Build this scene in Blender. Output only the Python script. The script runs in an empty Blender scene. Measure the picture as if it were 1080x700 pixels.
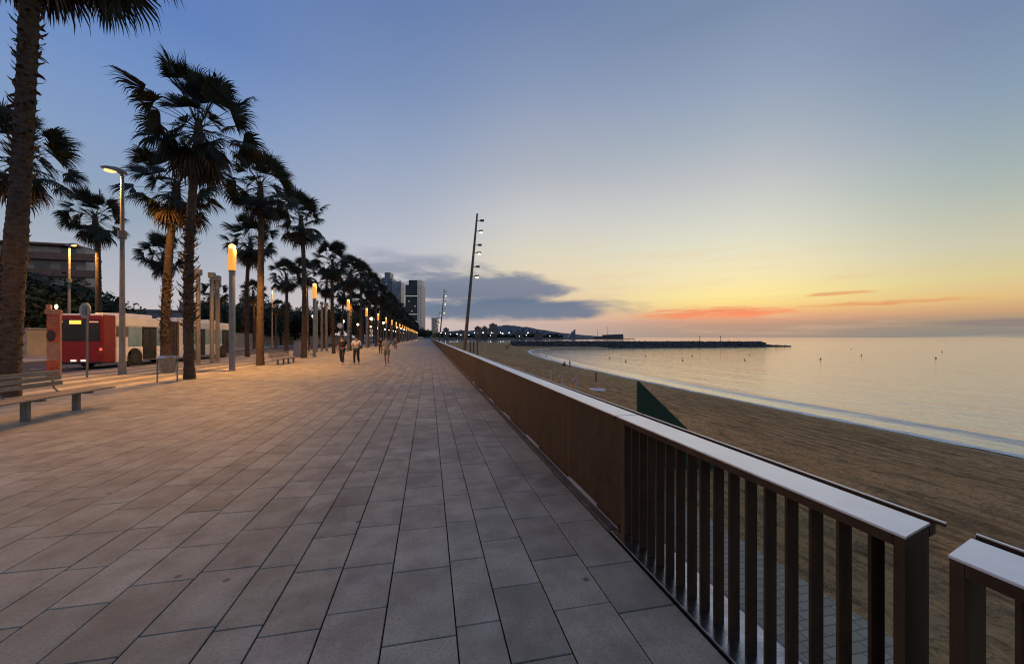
import bpy, bmesh, math, random
import numpy as np
from mathutils import Vector, Matrix, noise as mnoise
R = math.radians
random.seed(7)
rng = np.random.default_rng(7)
sc = bpy.context.scene
COL = sc.collection

# ------------------------------------------------------------------ camera
F_PX, UC, VH = 406.0, 540.0, 356.0          # focal length in photo pixels, optical axis, horizon row
YAW = R(12.2); CT, ST = math.cos(YAW), math.sin(YAW)
CAM_H = 1.6
cam = bpy.data.cameras.new('camera')
cam.lens = 36.0 * F_PX / 1080.0
cam.sensor_width = 36.0
cam.shift_y = 0.0055
cam.clip_start = 0.05
cam.clip_end = 120000
cam_o = bpy.data.objects.new('camera', cam)
cam_o.location = (0, 0, CAM_H)
cam_o.rotation_euler = (R(90), 0, -YAW)
COL.objects.link(cam_o)
sc.camera = cam_o


def srgb(r, g, b):
    f = lambda c: (c / 12.92 if c <= .04045 else ((c + .055) / 1.055) ** 2.4)
    return (f(r / 255), f(g / 255), f(b / 255), 1.0)


# ------------------------------------------------------------------ node helper
class NT:
    def __init__(self, tree):
        self.t = tree; self.n = tree.nodes; self.l = tree.links

    def new(self, typ, **kw):
        nd = self.n.new(typ)
        for k, v in kw.items():
            setattr(nd, k, v)
        return nd

    def put(self, sock, v):
        if isinstance(v, bpy.types.NodeSocket):
            self.l.new(v, sock)
        else:
            sock.default_value = v

    def m(self, op, a, b=0.0, c=None, clamp=False):
        nd = self.new('ShaderNodeMath', operation=op, use_clamp=clamp)
        self.put(nd.inputs[0], a); self.put(nd.inputs[1], b)
        if c is not None:
            self.put(nd.inputs[2], c)
        return nd.outputs[0]

    def smooth(self, x, a, b, lo=0.0, hi=1.0):
        nd = self.new('ShaderNodeMapRange', interpolation_type='SMOOTHSTEP')
        self.put(nd.inputs[0], x)
        for i, v in enumerate((a, b, lo, hi)):
            nd.inputs[1 + i].default_value = v
        return nd.outputs[0]

    def mix(self, f, a, b, blend='MIX'):
        nd = self.new('ShaderNodeMix', data_type='RGBA', blend_type=blend)
        self.put(nd.inputs[0], f); self.put(nd.inputs[6], a); self.put(nd.inputs[7], b)
        return nd.outputs[2]

    def ramp(self, f, stops, interp='LINEAR'):
        nd = self.new('ShaderNodeValToRGB')
        cr = nd.color_ramp; cr.interpolation = interp
        while len(cr.elements) < len(stops):
            cr.elements.new(.5)
        for e, (p, c) in zip(cr.elements, stops):
            e.position = p
        for e, (p, c) in zip(cr.elements, stops):
            e.color = c
        self.put(nd.inputs[0], f)
        return nd.outputs[0]

    def xyz(self, x, y, z):
        nd = self.new('ShaderNodeCombineXYZ')
        for i, v in enumerate((x, y, z)):
            self.put(nd.inputs[i], v)
        return nd.outputs[0]

    def noise(self, vec, scale, detail=4, rough=.55, dist=0.0):
        nd = self.new('ShaderNodeTexNoise')
        if vec is not None:
            self.put(nd.inputs['Vector'], vec)
        nd.inputs['Scale'].default_value = scale
        nd.inputs['Detail'].default_value = detail
        nd.inputs['Roughness'].default_value = rough
        nd.inputs['Distortion'].default_value = dist
        return nd.outputs[0]


# ------------------------------------------------------------------ sky
SUN_AZ, SUN_EL = 43.0, 2.0                  # degrees right of the promenade's axis, above the horizon
world = bpy.data.worlds.new('World'); sc.world = world
world.use_nodes = True
w = NT(world.node_tree); w.n.clear()
tc = w.new('ShaderNodeTexCoord')
sep = w.new('ShaderNodeSeparateXYZ'); w.l.new(tc.outputs['Generated'], sep.inputs[0])
X_, Y_, Z_ = sep.outputs
DEG = 180 / math.pi
el = w.m('MULTIPLY', w.m('ARCSINE', Z_), DEG)
az = w.m('MULTIPLY', w.m('ARCTAN2', X_, Y_), DEG)
EMAX = 60.0
ef = w.m('DIVIDE', el, EMAX, clamp=True)


def col_stops(u, pts):
    out = []
    for v, c in pts:
        e = math.degrees(math.atan((VH - v) / math.hypot(u - UC, F_PX)))
        out.append((max(0, min(1, e / EMAX)), srgb(*c)))
    out.sort(key=lambda s: s[0])
    out.append((1.0, srgb(88, 112, 160)))
    return out


rampL = w.ramp(ef, col_stops(400, [(356, (206, 190, 190)), (330, (208, 194, 192)), (300, (198, 194, 200)), (255, (186, 191, 204)), (210, (168, 178, 198)), (150, (145, 163, 194)), (90, (123, 146, 186)), (5, (104, 131, 178))]))
rampM = w.ramp(ef, col_stops(580, [(356, (192, 170, 162)), (338, (206, 180, 168)), (318, (228, 202, 174)), (290, (232, 216, 184)), (265, (221, 215, 195)), (230, (205, 205, 204)), (181, (176, 182, 193)), (90, (138, 155, 186)), (5, (113, 134, 174))]))
rampS = w.ramp(ef, col_stops(780, [(356, (160, 147, 136)), (350, (163, 147, 132)), (342, (180, 150, 132)), (336, (214, 160, 130)), (329, (238, 190, 130)), (320, (246, 220, 144)), (312, (249, 232, 158)), (290, (243, 230, 184)), (265, (231, 227, 198)), (239, (217, 219, 205)), (181, (189, 193, 198)), (138, (166, 179, 191)), (90, (149, 164, 189)), (5, (122, 142, 172))]))
rampR = w.ramp(ef, col_stops(1050, [(356, (134, 136, 130)), (350, (138, 138, 130)), (338, (158, 144, 126)), (327, (204, 164, 125)), (312, (226, 192, 132)), (290, (219, 205, 153)), (255, (203, 201, 177)), (181, (166, 181, 180)), (90, (137, 158, 181)), (5, (120, 139, 172))]))
rampF = w.ramp(ef, col_stops(150, [(356, (212, 196, 190)), (340, (206, 194, 192)), (300, (184, 185, 194)), (231, (153, 169, 188)), (140, (131, 157, 197)), (60, (112, 144, 197)), (5, (98, 131, 192))]))
sky = w.mix(w.smooth(az, -32, -5), rampF, rampL)
sky = w.mix(w.smooth(az, -7, 18), sky, rampM)
sky = w.mix(w.smooth(az, 14, 42), sky, rampS)
sky = w.mix(w.smooth(az, 43, 66), sky, rampR)
sky = w.mix(w.smooth(az, 80, 150), sky, rampF)

vec_n = w.xyz(w.m('MULTIPLY', az, .11), w.m('MULTIPLY', el, .42), 0.0)
n1 = w.noise(vec_n, 1.0, 6, .6, .4)
vec_n2 = w.xyz(w.m('MULTIPLY', az, .055), w.m('MULTIPLY', el, .6), 3.0)
n2 = w.noise(vec_n2, 1.6, 5, .6, .3)
n3 = w.noise(w.xyz(w.m('MULTIPLY', az, .16), w.m('MULTIPLY', el, 1.3), 8.0), 1.5, 5, .6, .5)
# thin veils of high cloud towards the sunrise
veil = w.m('MULTIPLY', w.smooth(n2, .5, .72), w.m('MULTIPLY', w.smooth(el, 18, 7), w.smooth(az, 5, 25)))
sky = w.mix(w.m('MULTIPLY', veil, .30), sky, srgb(226, 196, 158))


def bank(sky, a, e, ra, re, c_lo, c_hi, k, lo, hi, opac, nn):
    da = w.m('DIVIDE', w.m('SUBTRACT', az, a), ra)
    de = w.m('DIVIDE', w.m('SUBTRACT', el, e), re)
    rr = w.m('ADD', w.m('MULTIPLY', da, da), w.m('MULTIPLY', de, de))
    val = w.m('ADD', w.m('SUBTRACT', 1.0, rr), w.m('MULTIPLY', w.m('SUBTRACT', nn, .5), k))
    msk = w.m('MULTIPLY', w.smooth(val, lo, hi), opac)
    c = w.mix(w.smooth(de, -.9, .9), c_lo, c_hi)
    return w.mix(msk, sky, c)


sky = bank(sky, -3, 10.4, 13, 2.1, srgb(126, 136, 158), srgb(156, 163, 180), 3.6, -.2, 1.3, .85, n1)
sky = bank(sky, -1, 6.9, 11, 1.7, srgb(128, 136, 156), srgb(138, 147, 168), 3.0, -.2, 1.1, .8, n1)
sky = bank(sky, 8.5, 7.2, 13.5, 2.5, srgb(116, 126, 148), srgb(126, 136, 156), 2.6, -.35, .7, .97, n1)
sky = bank(sky, 11.5, 4.1, 18.5, 1.75, srgb(112, 126, 148), srgb(100, 120, 146), 2.3, -.3, .65, .97, n1)
sky = bank(sky, 40.0, 3.25, 10.5, .85, srgb(245, 136, 100), srgb(232, 138, 106), 3.4, -.2, 1.3, .92, n3)
sky = bank(sky, 52.7, 5.0, 3.8, .26, srgb(226, 158, 104), srgb(228, 168, 120), 3.0, -.1, 1.1, .85, n3)
sky = bank(sky, 55.3, 3.75, 8.0, .30, srgb(222, 150, 104), srgb(228, 166, 112), 3.2, -.1, 1.1, .85, n3)
sky = bank(sky, 66.0, 1.4, 7.0, .42, srgb(128, 122, 126), srgb(132, 124, 126), 2.2, -.1, .8, .6, n2)
nishita = w.new('ShaderNodeTexSky', sky_type='NISHITA')
nishita.sun_disc = False
nishita.sun_elevation = R(SUN_EL); nishita.sun_rotation = R(SUN_AZ)
nishita.air_density = 1.4; nishita.dust_density = 1.5
bg1 = w.new('ShaderNodeBackground'); w.l.new(nishita.outputs[0], bg1.inputs[0]); bg1.inputs[1].default_value = .004
bg2 = w.new('ShaderNodeBackground'); w.l.new(sky, bg2.inputs[0]); bg2.inputs[1].default_value = .97
ad = w.new('ShaderNodeAddShader'); w.l.new(bg1.outputs[0], ad.inputs[0]); w.l.new(bg2.outputs[0], ad.inputs[1])
wo = w.new('ShaderNodeOutputWorld'); w.l.new(ad.outputs[0], wo.inputs[0])

sun = bpy.data.lights.new('sun', 'SUN'); sun.energy = .12; sun.angle = R(60); sun.color = (1, .66, .38)
sun_o = bpy.data.objects.new('sun', sun)
sun_o.rotation_euler = (R(90 - SUN_EL - 2), 0, R(180 - SUN_AZ))
COL.objects.link(sun_o)
sc.view_settings.view_transform = 'Standard'
sc.view_settings.look = 'None'
sc.view_settings.exposure = 0.0
sc.view_settings.gamma = 1.0
sc.view_settings.use_curve_mapping = False
sc.cycles.use_denoising = True
sc.cycles.pixel_filter_type = 'BLACKMAN_HARRIS'
sc.cycles.filter_width = 1.15
sc.cycles.sample_clamp_indirect = 3.0
sc.cycles.max_bounces = 6
sc.cycles.caustics_reflective = False
sc.cycles.caustics_refractive = False


# ------------------------------------------------------------------ placing helpers
def world_of(xc, zc):
    return xc * CT + zc * ST, -xc * ST + zc * CT


def at(u, v, z=0.0):
    """world point at height z that the photo shows at pixel (u, v)"""
    zc = F_PX * (CAM_H - z) / (v - VH)
    x, y = world_of((u - UC) * zc / F_PX, zc)
    return Vector((x, y, z))


def far(u, zc, z=0.0):
    x, y = world_of((u - UC) * zc / F_PX, zc)
    return Vector((x, y, z))


# ------------------------------------------------------------------ materials
MATS = {}


def mat(name, color, rough=.75, metal=0.0, var=.25, scale=6.0, bump=0.0, bscale=30.0, spec=.4, c2=None, attr=None, coord='Object', stretch=(1, 1, 1)):
    if name in MATS:
        return MATS[name]
    mt = bpy.data.materials.new(name); mt.use_nodes = True
    n = NT(mt.node_tree); bs = n.n['Principled BSDF']
    tcn = n.new('ShaderNodeTexCoord')
    mp = n.new('ShaderNodeMapping'); mp.inputs['Scale'].default_value = stretch
    n.l.new(tcn.outputs[coord], mp.inputs[0])
    vec = mp.outputs[0]
    c1 = tuple(color[:3]) + (1,)
    if c2 is None:
        c2v = tuple(min(1, c * (1 + var)) for c in color[:3]) + (1,)
        c1 = tuple(c * (1 - var) for c in color[:3]) + (1,)
    else:
        c2v = tuple(c2[:3]) + (1,)
    nz = n.noise(vec, scale, 6, .6)
    colr = n.mix(n.smooth(nz, .3, .7), c1, c2v)
    if attr:
        at_ = n.new('ShaderNodeAttribute', attribute_name=attr)
        colr = n.mix(1.0, colr, at_.outputs['Color'], 'MULTIPLY')
    n.l.new(colr, bs.inputs['Base Color'])
    bs.inputs['Roughness'].default_value = rough
    bs.inputs['Metallic'].default_value = metal
    bs.inputs['Specular IOR Level'].default_value = spec
    if bump:
        bp = n.new('ShaderNodeBump'); bp.inputs['Distance'].default_value = bump; bp.inputs['Strength'].default_value = 1.0
        n.l.new(n.noise(vec, bscale, 5, .6), bp.inputs['Height'])
        n.l.new(bp.outputs[0], bs.inputs['Normal'])
    MATS[name] = mt
    return mt


def emit(name, color, strength):
    if name in MATS:
        return MATS[name]
    mt = bpy.data.materials.new(name); mt.use_nodes = True
    bs = mt.node_tree.nodes['Principled BSDF']
    bs.inputs['Base Color'].default_value = (.02, .018, .015, 1)
    bs.inputs['Specular IOR Level'].default_value = .05
    bs.inputs['Emission Color'].default_value = tuple(color) + (1,)
    bs.inputs['Emission Strength'].default_value = strength
    MATS[name] = mt
    return mt


# ------------------------------------------------------------------ mesh builder
class MB:
    def __init__(self):
        self.v = []; self.f = []; self.mi = []; self.cur = 0

    def face(self, *pts):
        i = len(self.v); self.v.extend([tuple(p) for p in pts])
        self.f.append(tuple(range(i, i + len(pts)))); self.mi.append(self.cur)

    def box(self, x0, y0, z0, x1, y1, z1, bev=0.0, M=None):
        if bev <= 0:
            P = [(x0, y0, z0), (x1, y0, z0), (x1, y1, z0), (x0, y1, z0), (x0, y0, z1), (x1, y0, z1), (x1, y1, z1), (x0, y1, z1)]
            Fs = [(0, 3, 2, 1), (4, 5, 6, 7), (0, 1, 5, 4), (1, 2, 6, 5), (2, 3, 7, 6), (3, 0, 4, 7)]
        else:
            bm = bmesh.new(); bmesh.ops.create_cube(bm, size=1)
            for q in bm.verts:
                q.co = Vector(((x0 + x1) / 2 + q.co.x * (x1 - x0), (y0 + y1) / 2 + q.co.y * (y1 - y0), (z0 + z1) / 2 + q.co.z * (z1 - z0)))
            bmesh.ops.bevel(bm, geom=bm.edges[:], offset=bev, segments=2, affect='EDGES', profile=.5)
            bm.verts.index_update()
            P = [tuple(q.co) for q in bm.verts]; Fs = [tuple(q.index for q in ff.verts) for ff in bm.faces]
            bm.free()
        if M is not None:
            P = [tuple(M @ Vector(p)) for p in P]
        i = len(self.v); self.v.extend(P)
        for ff in Fs:
            self.f.append(tuple(i + k for k in ff)); self.mi.append(self.cur)
        return self

    def tube(self, pts, rad, n=8, caps=True):
        pts = [Vector(p) for p in pts]
        if not hasattr(rad, '__len__'):
            rad = [rad] * len(pts)
        i0 = len(self.v)
        ref = None
        for k, p in enumerate(pts):
            d = (pts[min(k + 1, len(pts) - 1)] - pts[max(k - 1, 0)]).normalized()
            if ref is None:
                ref = Vector((1, 0, 0)) if abs(d.x) < .9 else Vector((0, 1, 0))
            a = (ref - d * ref.dot(d)).normalized(); b = d.cross(a); ref = a
            for j in range(n):
                t = 2 * math.pi * j / n
                self.v.append(tuple(p + (a * math.cos(t) + b * math.sin(t)) * rad[k]))
        for k in range(len(pts) - 1):
            for j in range(n):
                a0 = i0 + k * n + j; a1 = i0 + k * n + (j + 1) % n
                self.f.append((a0, a1, a1 + n, a0 + n)); self.mi.append(self.cur)
        if caps:
            self.f.append(tuple(i0 + j for j in range(n))[::-1]); self.mi.append(self.cur)
            e = i0 + (len(pts) - 1) * n
            self.f.append(tuple(e + j for j in range(n))); self.mi.append(self.cur)
        return self

    def ball(self, c, r, n=12, m=8, sz=1.0, sx=1.0, sy=1.0):
        c = Vector(c); i0 = len(self.v)
        for k in range(m + 1):
            ph = math.pi * k / m
            for j in range(n):
                t = 2 * math.pi * j / n
                self.v.append((c.x + r * sx * math.sin(ph) * math.cos(t), c.y + r * sy * math.sin(ph) * math.sin(t), c.z + r * sz * math.cos(ph)))
        for k in range(m):
            for j in range(n):
                a0 = i0 + k * n + j; a1 = i0 + k * n + (j + 1) % n
                self.f.append((a0, a0 + n, a1 + n, a1)); self.mi.append(self.cur)
        return self

    def prism(self, poly, axis, lo, hi):
        """poly: list of 2D points, extruded along axis 0/1/2"""
        def pt(p, t):
            q = list(p); q.insert(axis, t); return tuple(q)
        i = len(self.v); n = len(poly)
        self.v.extend([pt(p, lo) for p in poly]); self.v.extend([pt(p, hi) for p in poly])
        self.f.append(tuple(range(i, i + n))); self.f.append(tuple(range(i + 2 * n - 1, i + n - 1, -1)))
        self.mi += [self.cur] * 2
        for j in range(n):
            k = (j + 1) % n
            self.f.append((i + j, i + k, i + n + k, i + n + j)); self.mi.append(self.cur)
        return self

    def build(self, name, mats, parent=None, smooth=False, recalc=True):
        me = bpy.data.meshes.new(name)
        me.from_pydata(self.v, [], self.f)
        if not isinstance(mats, (list, tuple)):
            mats = [mats]
        for m_ in mats:
            me.materials.append(m_)
        if len(mats) > 1:
            me.polygons.foreach_set('material_index', self.mi)
        if recalc:
            bm = bmesh.new(); bm.from_mesh(me)
            bmesh.ops.remove_doubles(bm, verts=bm.verts, dist=1e-5)
            bmesh.ops.recalc_face_normals(bm, faces=bm.faces); bm.to_mesh(me); bm.free()
        if smooth:
            me.polygons.foreach_set('use_smooth', [True] * len(me.polygons))
            if smooth == 'auto':
                try:
                    me.set_sharp_from_angle(angle=R(40))
                except Exception:
                    pass
        o = bpy.data.objects.new(name, me); COL.objects.link(o)
        if parent is not None:
            o.parent = parent
        return o


def tag(o, label=None, cat=None, group=None, kind=None):
    for k, v in (('label', label), ('category', cat), ('group', group), ('kind', kind)):
        if v:
            o[k] = v
    return o


def empty(name, loc=(0, 0, 0), rz=0.0, label=None, cat=None, group=None):
    o = bpy.data.objects.new(name, None); COL.objects.link(o)
    o.location = loc; o.rotation_euler = (0, 0, rz); o.empty_display_size = .3
    return tag(o, label, cat, group)


def copy_tree(o, parent=None):
    c = o.copy(); COL.objects.link(c)
    if parent is not None:
        c.parent = parent
    for ch in list(o.children):
        copy_tree(ch, c)
    return c


def dup(o, loc, rz=0.0, label=None, group=None, s=1.0):
    c = copy_tree(o); c.location = loc; c.rotation_euler = (0, 0, rz); c.scale = (s, s, s)
    if label:
        c['label'] = label
    if group:
        c['group'] = group
    return c


def struct(o):
    o['kind'] = 'structure'; return o


# ================================================================== SETTING
SEA_Z = -3.6
WALK_Z = -2.36
m_joint = mat('joint_dark', (.02, .019, .018), .95, spec=.1)
m_slab = mat('slab_stone', (.345, .318, .228), .66, spec=.33, var=.2, scale=3.2, bump=.004, bscale=70, attr='tone')
def mottle(mt, scale, lo, hi, amt, col):
    n = NT(mt.node_tree); bs = n.n['Principled BSDF']; src = bs.inputs['Base Color'].links[0].from_socket
    tcn = n.new('ShaderNodeTexCoord')
    at_ = n.new('ShaderNodeAttribute', attribute_name='tone')
    va = n.new('ShaderNodeVectorMath', operation='MULTIPLY_ADD')
    n.l.new(at_.outputs['Vector'], va.inputs[0]); va.inputs[1].default_value = (91, 77, 0); n.l.new(tcn.outputs['Object'], va.inputs[2])
    nz = n.noise(va.outputs[0], scale, 5, .65)
    n.l.new(n.mix(n.m('MULTIPLY', n.smooth(nz, lo, hi), amt), src, col), bs.inputs['Base Color'])
mottle(m_slab, 2.0, .54, .70, .45, (.42, .39, .33, 1))
mottle(m_slab, 60, .45, .75, .5, (.10, .09, .072, 1))
mottle(m_slab, .9, .5, .7, .4, (.15, .13, .10, 1))
mottle(m_slab, 5, .68, .74, .3, (.12, .105, .085, 1))
m_asph = mat('asphalt', (.05, .05, .05), .85, var=.2, scale=3, bump=.004, bscale=80)
m_kerb = mat('kerb_stone', (.3, .29, .27), .8, var=.15, scale=4)
m_ground = mat('ground_earth', (.10, .09, .075), .95, var=.3, scale=.05)
m_pave2 = mat('pale_paving', (.30, .27, .23), .85, var=.15, scale=.8)

def stains(mt):
    n = NT(mt.node_tree); bs = n.n['Principled BSDF']
    tcn = n.new('ShaderNodeTexCoord'); ob = tcn.outputs['Object']
    src = bs.inputs['Base Color'].links[0].from_socket
    big = n.smooth(n.noise(ob, .8, 5, .6, 1.2), .56, .66)
    c = n.mix(n.m('MULTIPLY', big, .38), src, (.13, .115, .09, 1))
    vo = n.new('ShaderNodeTexVoronoi'); vo.inputs['Scale'].default_value = 2.6; n.l.new(ob, vo.inputs['Vector'])
    gum = n.m('MULTIPLY', n.smooth(vo.outputs['Distance'], .075, .05), n.smooth(n.noise(ob, 1.1, 2), .48, .52))
    c = n.mix(n.m('MULTIPLY', gum, .7), c, (.07, .065, .055, 1))
    vo2 = n.new('ShaderNodeTexVoronoi'); vo2.inputs['Scale'].default_value = 1.1; n.l.new(ob, vo2.inputs['Vector'])
    pale = n.m('MULTIPLY', n.smooth(vo2.outputs['Distance'], .22, .10), n.smooth(n.noise(ob, .6, 2), .50, .58))
    c = n.mix(n.m('MULTIPLY', pale, .35), c, (.52, .49, .40, 1))
    n.l.new(c, bs.inputs['Base Color'])
stains(m_slab)
# inland ground, to the horizon
g = MB(); g.face((-40000, -400, -.32), (1.85, -400, -.32), (1.85, 960, -.32), (-40000, 960, -.32))
struct(g.build('ground', m_ground))
# bed under the slabs
g = MB(); g.box(-16.0, -12, -.31, 1.452, 400, -.0105)
struct(g.build('promenade_bed', m_joint))
# slabs, laid in columns of uneven width
slab = MB(); tones = []
wid = [.37, .36, .32, .25, .39, .34, .32, .25]
xs = [1.448]; k = 0
while xs[-1] > -15.9:
    xs.append(xs[-1] - wid[k % 8] - (.0)); k += 1
J = .0065
for ci in range(len(xs) - 1):
    xr, xl = xs[ci], xs[ci + 1]
    striped = xl < -9.9
    y = -3.0 - random.random()
    ctone = random.uniform(.97, 1.03)
    while y < 75:
        L = random.choice((.46, .52, .58, .64)) if not striped else random.choice((.9, 1.2))
        if y > 30:
            L *= 2
        y1 = y + L
        t = ctone * random.choice((.85, .92, .97, 1.0, 1.03, 1.07, 1.12)) * random.uniform(.98, 1.02)
        wr = random.uniform(-.015, .02)
        tc_ = (t * (1 + wr), t, t * (1 - wr))
        if striped and y > -3:
            b = (ci // 2) % 2
            tc_ = tuple(c * (1.45 if b else .72) for c in tc_)
            if b:
                tc_ = (tc_[0] * 1.08, tc_[1] * 1.02, tc_[2] * .92)
        dz = random.uniform(-.0012, .0012)
        a = (xl + J, y + J, dz); b_ = (xr - J, y + J, dz); c_ = (xr - J, y1 - J, dz); d_ = (xl + J, y1 - J, dz)
        q = .003
        A = (xl + J - q, y + J - q, -.006); B = (xr - J + q, y + J - q, -.006); C = (xr - J + q, y1 - J + q, -.006); D = (xl + J - q, y1 - J + q, -.006)
        slab.face(a, b_, c_, d_); slab.face(A, B, b_, a); slab.face(B, C, c_, b_); slab.face(C, D, d_, c_); slab.face(D, A, a, d_)
        tones += [tc_] * 5
        y = y1
so = slab.build('pavement', m_slab, recalc=False)
ca = so.data.color_attributes.new('tone', 'FLOAT_COLOR', 'CORNER')
arr = np.ones((len(so.data.loops), 4), dtype=np.float32)
tn = np.array(tones, dtype=np.float32)
arr[:, :3] = np.repeat(tn, 4, axis=0)
ca.data.foreach_set('color', arr.ravel())
struct(so)
g = MB(); g.face((-16, 75, -.001), (1.43, 75, -.001), (1.43, 400, -.001), (-16, 400, -.001))
struct(g.build('far_pavement', mat('far_slab', (.20, .195, .19), .62, var=.1, scale=1.2)))
g = MB(); g.box(-16.25, -40, -.31, -16.0, 400, .003, .0)
struct(g.build('kerb', m_kerb))
g = MB(); g.face((-26, -40, -.13), (-16.25, -40, -.13), (-16.25, 400, -.13), (-26, 400, -.13))
struct(g.build('road', m_asph))
g = MB()
for y in np.arange(-10, 200, 6.0):
    g.face((-21.25, y, -.126), (-21.12, y, -.126), (-21.12, y + 3, -.126), (-21.25, y + 3, -.126))
g.face((-16.9, -40, -.126), (-16.8, -40, -.126), (-16.8, 300, -.126), (-16.9, 300, -.126))
struct(g.build('road_marking', mat('road_paint', (.7, .7, .68), .7, var=.1)))
g = MB(); g.box(-46, -40, -.31, -26, 400, 0.0)
struct(g.build('far_sidewalk', m_pave2))
# edge strip under the railing and the retaining wall
m_galv = mat('galvanised_steel', (.42, .42, .42), .22, 1.0, var=.3, scale=9, bump=.001, bscale=40)
m_curb = mat('dark_curb', (.08, .07, .06), .8, var=.3, scale=5)
m_wall = mat('retaining_concrete', (.3, .27, .23), .85, var=.2, scale=1.5, bump=.006, bscale=12)
g = MB(); g.box(1.498, -12, -3.9, 1.84, 400, -.012)
struct(g.build('retaining_wall', m_wall))

# ---- beach
shore_px = [(1080, 484), (1000, 467), (920, 451), (840, 435), (760, 419), (700, 406.5), (640, 394), (600, 385), (577, 379), (563, 374.5), (557, 371), (561, 368.6), (580, 367.4), (640, 367.0)]
shore = [(30, -200), (28, -40), (26.5, 0), (25.2, 6)] + [tuple(at(u, v, SEA_Z)[:2]) for u, v in shore_px]
# beyond the breakwater: the next bay, its beach seen end-on
tail = [tuple(far(640, 212)[:2]), tuple(far(605, 232)[:2]), tuple(far(592, 268)[:2]), tuple(far(580, 298)[:2]), tuple(far(555, 315)[:2]), tuple(far(510, 330)[:2]), tuple(far(470, 350)[:2]), (1.9, 420)]


def chaikin(P, n=3):
    for _ in range(n):
        Q = [P[0]]
        for a, b in zip(P[:-1], P[1:]):
            Q.append((a[0] * .75 + b[0] * .25, a[1] * .75 + b[1] * .25)); Q.append((a[0] * .25 + b[0] * .75, a[1] * .25 + b[1] * .75))
        Q.append(P[-1]); P = Q
    return P


shore_s = chaikin(shore, 2)
full = np.array(shore_s + tail)


def signed_dist(px, py):
    """distance to the shoreline, positive on the sand"""
    a = full[:-1]; b = full[1:]
    d = b - a; L2 = (d ** 2).sum(1)
    best = np.full(px.shape, 1e9)
    for i in range(len(a)):
        t = np.clip(((px - a[i, 0]) * d[i, 0] + (py - a[i, 1]) * d[i, 1]) / L2[i], 0, 1)
        best = np.minimum(best, np.hypot(px - a[i, 0] - t * d[i, 0], py - a[i, 1] - t * d[i, 1]))
    poly = np.vstack([full, [[1.0, 520], [1.0, -200]]])
    ins = np.zeros(px.shape, bool)
    j = len(poly) - 1
    for i in range(len(poly)):
        xi, yi = poly[i]; xj, yj = poly[j]
        c = ((yi > py) != (yj > py)) & (px < (xj - xi) * (py - yi) / (yj - yi + 1e-12) + xi)
        ins ^= c; j = i
    return np.where(ins, best, -best)


gx = np.concatenate([np.arange(1.8, 40, .45), np.geomspace(40, 150, 70)])
gy = np.concatenate([np.arange(-30, 60, .6), np.geomspace(60, 530, 190)])
GX, GY = np.meshgrid(gx, gy, indexing='ij')
SD = signed_dist(GX.ravel(), GY.ravel()).reshape(GX.shape)
berm = np.exp(-((SD - 4.5) / 2.2) ** 2) * .18
GZ = SEA_Z + np.where(SD > 0, 1.28 * (1 - np.exp(-SD / 9.0)), SD * .10) + berm
lump = np.array([mnoise.noise((x * .35, y * .28, 0)) * .06 + mnoise.noise((x * 1.1, y * .6, 5)) * .06 + mnoise.noise((x * 1.9, y * 1.0, 9)) * .05 for x, y in zip(GX.ravel(), GY.ravel())]).reshape(GX.shape)
lump += .05 * np.sin(GX * 5.2 + 1.5 * np.sin(GY * .12)) * (np.abs(GX - 11) < 4)
GZ += lump * np.clip((SD - 2.0) / 4, 0, 1)
nx, ny = GX.shape
V = np.stack([GX, GY, GZ], -1).reshape(-1, 3)
idx = np.arange(nx * ny).reshape(nx, ny)
Fq = np.stack([idx[:-1, :-1], idx[1:, :-1], idx[1:, 1:], idx[:-1, 1:]], -1).reshape(-1, 4)
me = bpy.data.meshes.new('sand'); me.from_pydata(V.tolist(), [], Fq.tolist())
me.polygons.foreach_set('use_smooth', [True] * len(me.polygons))
# wet sand near the water: a darker, smoother band of its own
wet = me.color_attributes.new('wet', 'FLOAT_COLOR', 'POINT')
wv = np.clip(1 - (SD - .2) / 2.6, 0, 1).ravel()
wet.data.foreach_set('color', np.stack([wv, wv, wv, np.ones_like(wv)], -1).ravel().astype(np.float32))
ms = bpy.data.materials.new('beach_sand'); ms.use_nodes = True
n = NT(ms.node_tree); bs = n.n['Principled BSDF']
tcn = n.new('ShaderNodeTexCoord'); ob = tcn.outputs['Object']
mp = n.new('ShaderNodeMapping'); mp.inputs['Scale'].default_value = (1.0, .34, 1); n.l.new(ob, mp.inputs[0])
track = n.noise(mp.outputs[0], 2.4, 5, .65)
patch = n.noise(ob, .25, 4, .5)
grain = n.noise(ob, 9.0, 5, .7)
c = n.mix(n.smooth(patch, .3, .7), (.66, .355, .118, 1), (.76, .435, .17, 1))
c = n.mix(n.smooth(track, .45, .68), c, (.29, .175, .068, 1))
c = n.mix(n.m('MULTIPLY', n.smooth(grain, .48, .62), .7), c, (.22, .135, .055, 1))  # dark grain stands in for the small shadows of the furrows
c = n.mix(n.m('MULTIPLY', n.smooth(n.noise(ob, 34, 3, .6), .5, .6), .45), c, (.60, .42, .22, 1))
bs.inputs['Specular IOR Level'].default_value = .12
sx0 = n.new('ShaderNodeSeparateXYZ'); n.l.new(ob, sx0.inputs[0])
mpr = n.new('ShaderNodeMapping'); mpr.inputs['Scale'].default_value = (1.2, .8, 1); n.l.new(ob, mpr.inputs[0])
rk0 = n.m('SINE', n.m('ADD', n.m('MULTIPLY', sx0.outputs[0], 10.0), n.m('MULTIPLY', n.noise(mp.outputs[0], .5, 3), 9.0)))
c = n.mix(n.m('MULTIPLY', n.smooth(rk0, .1, -.9), n.m('MULTIPLY', n.smooth(n.noise(mpr.outputs[0], .09, 3), .40, .55), .55)), c, (.23, .135, .055, 1))  # furrow shade put into the colour along the raked troughs
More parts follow.
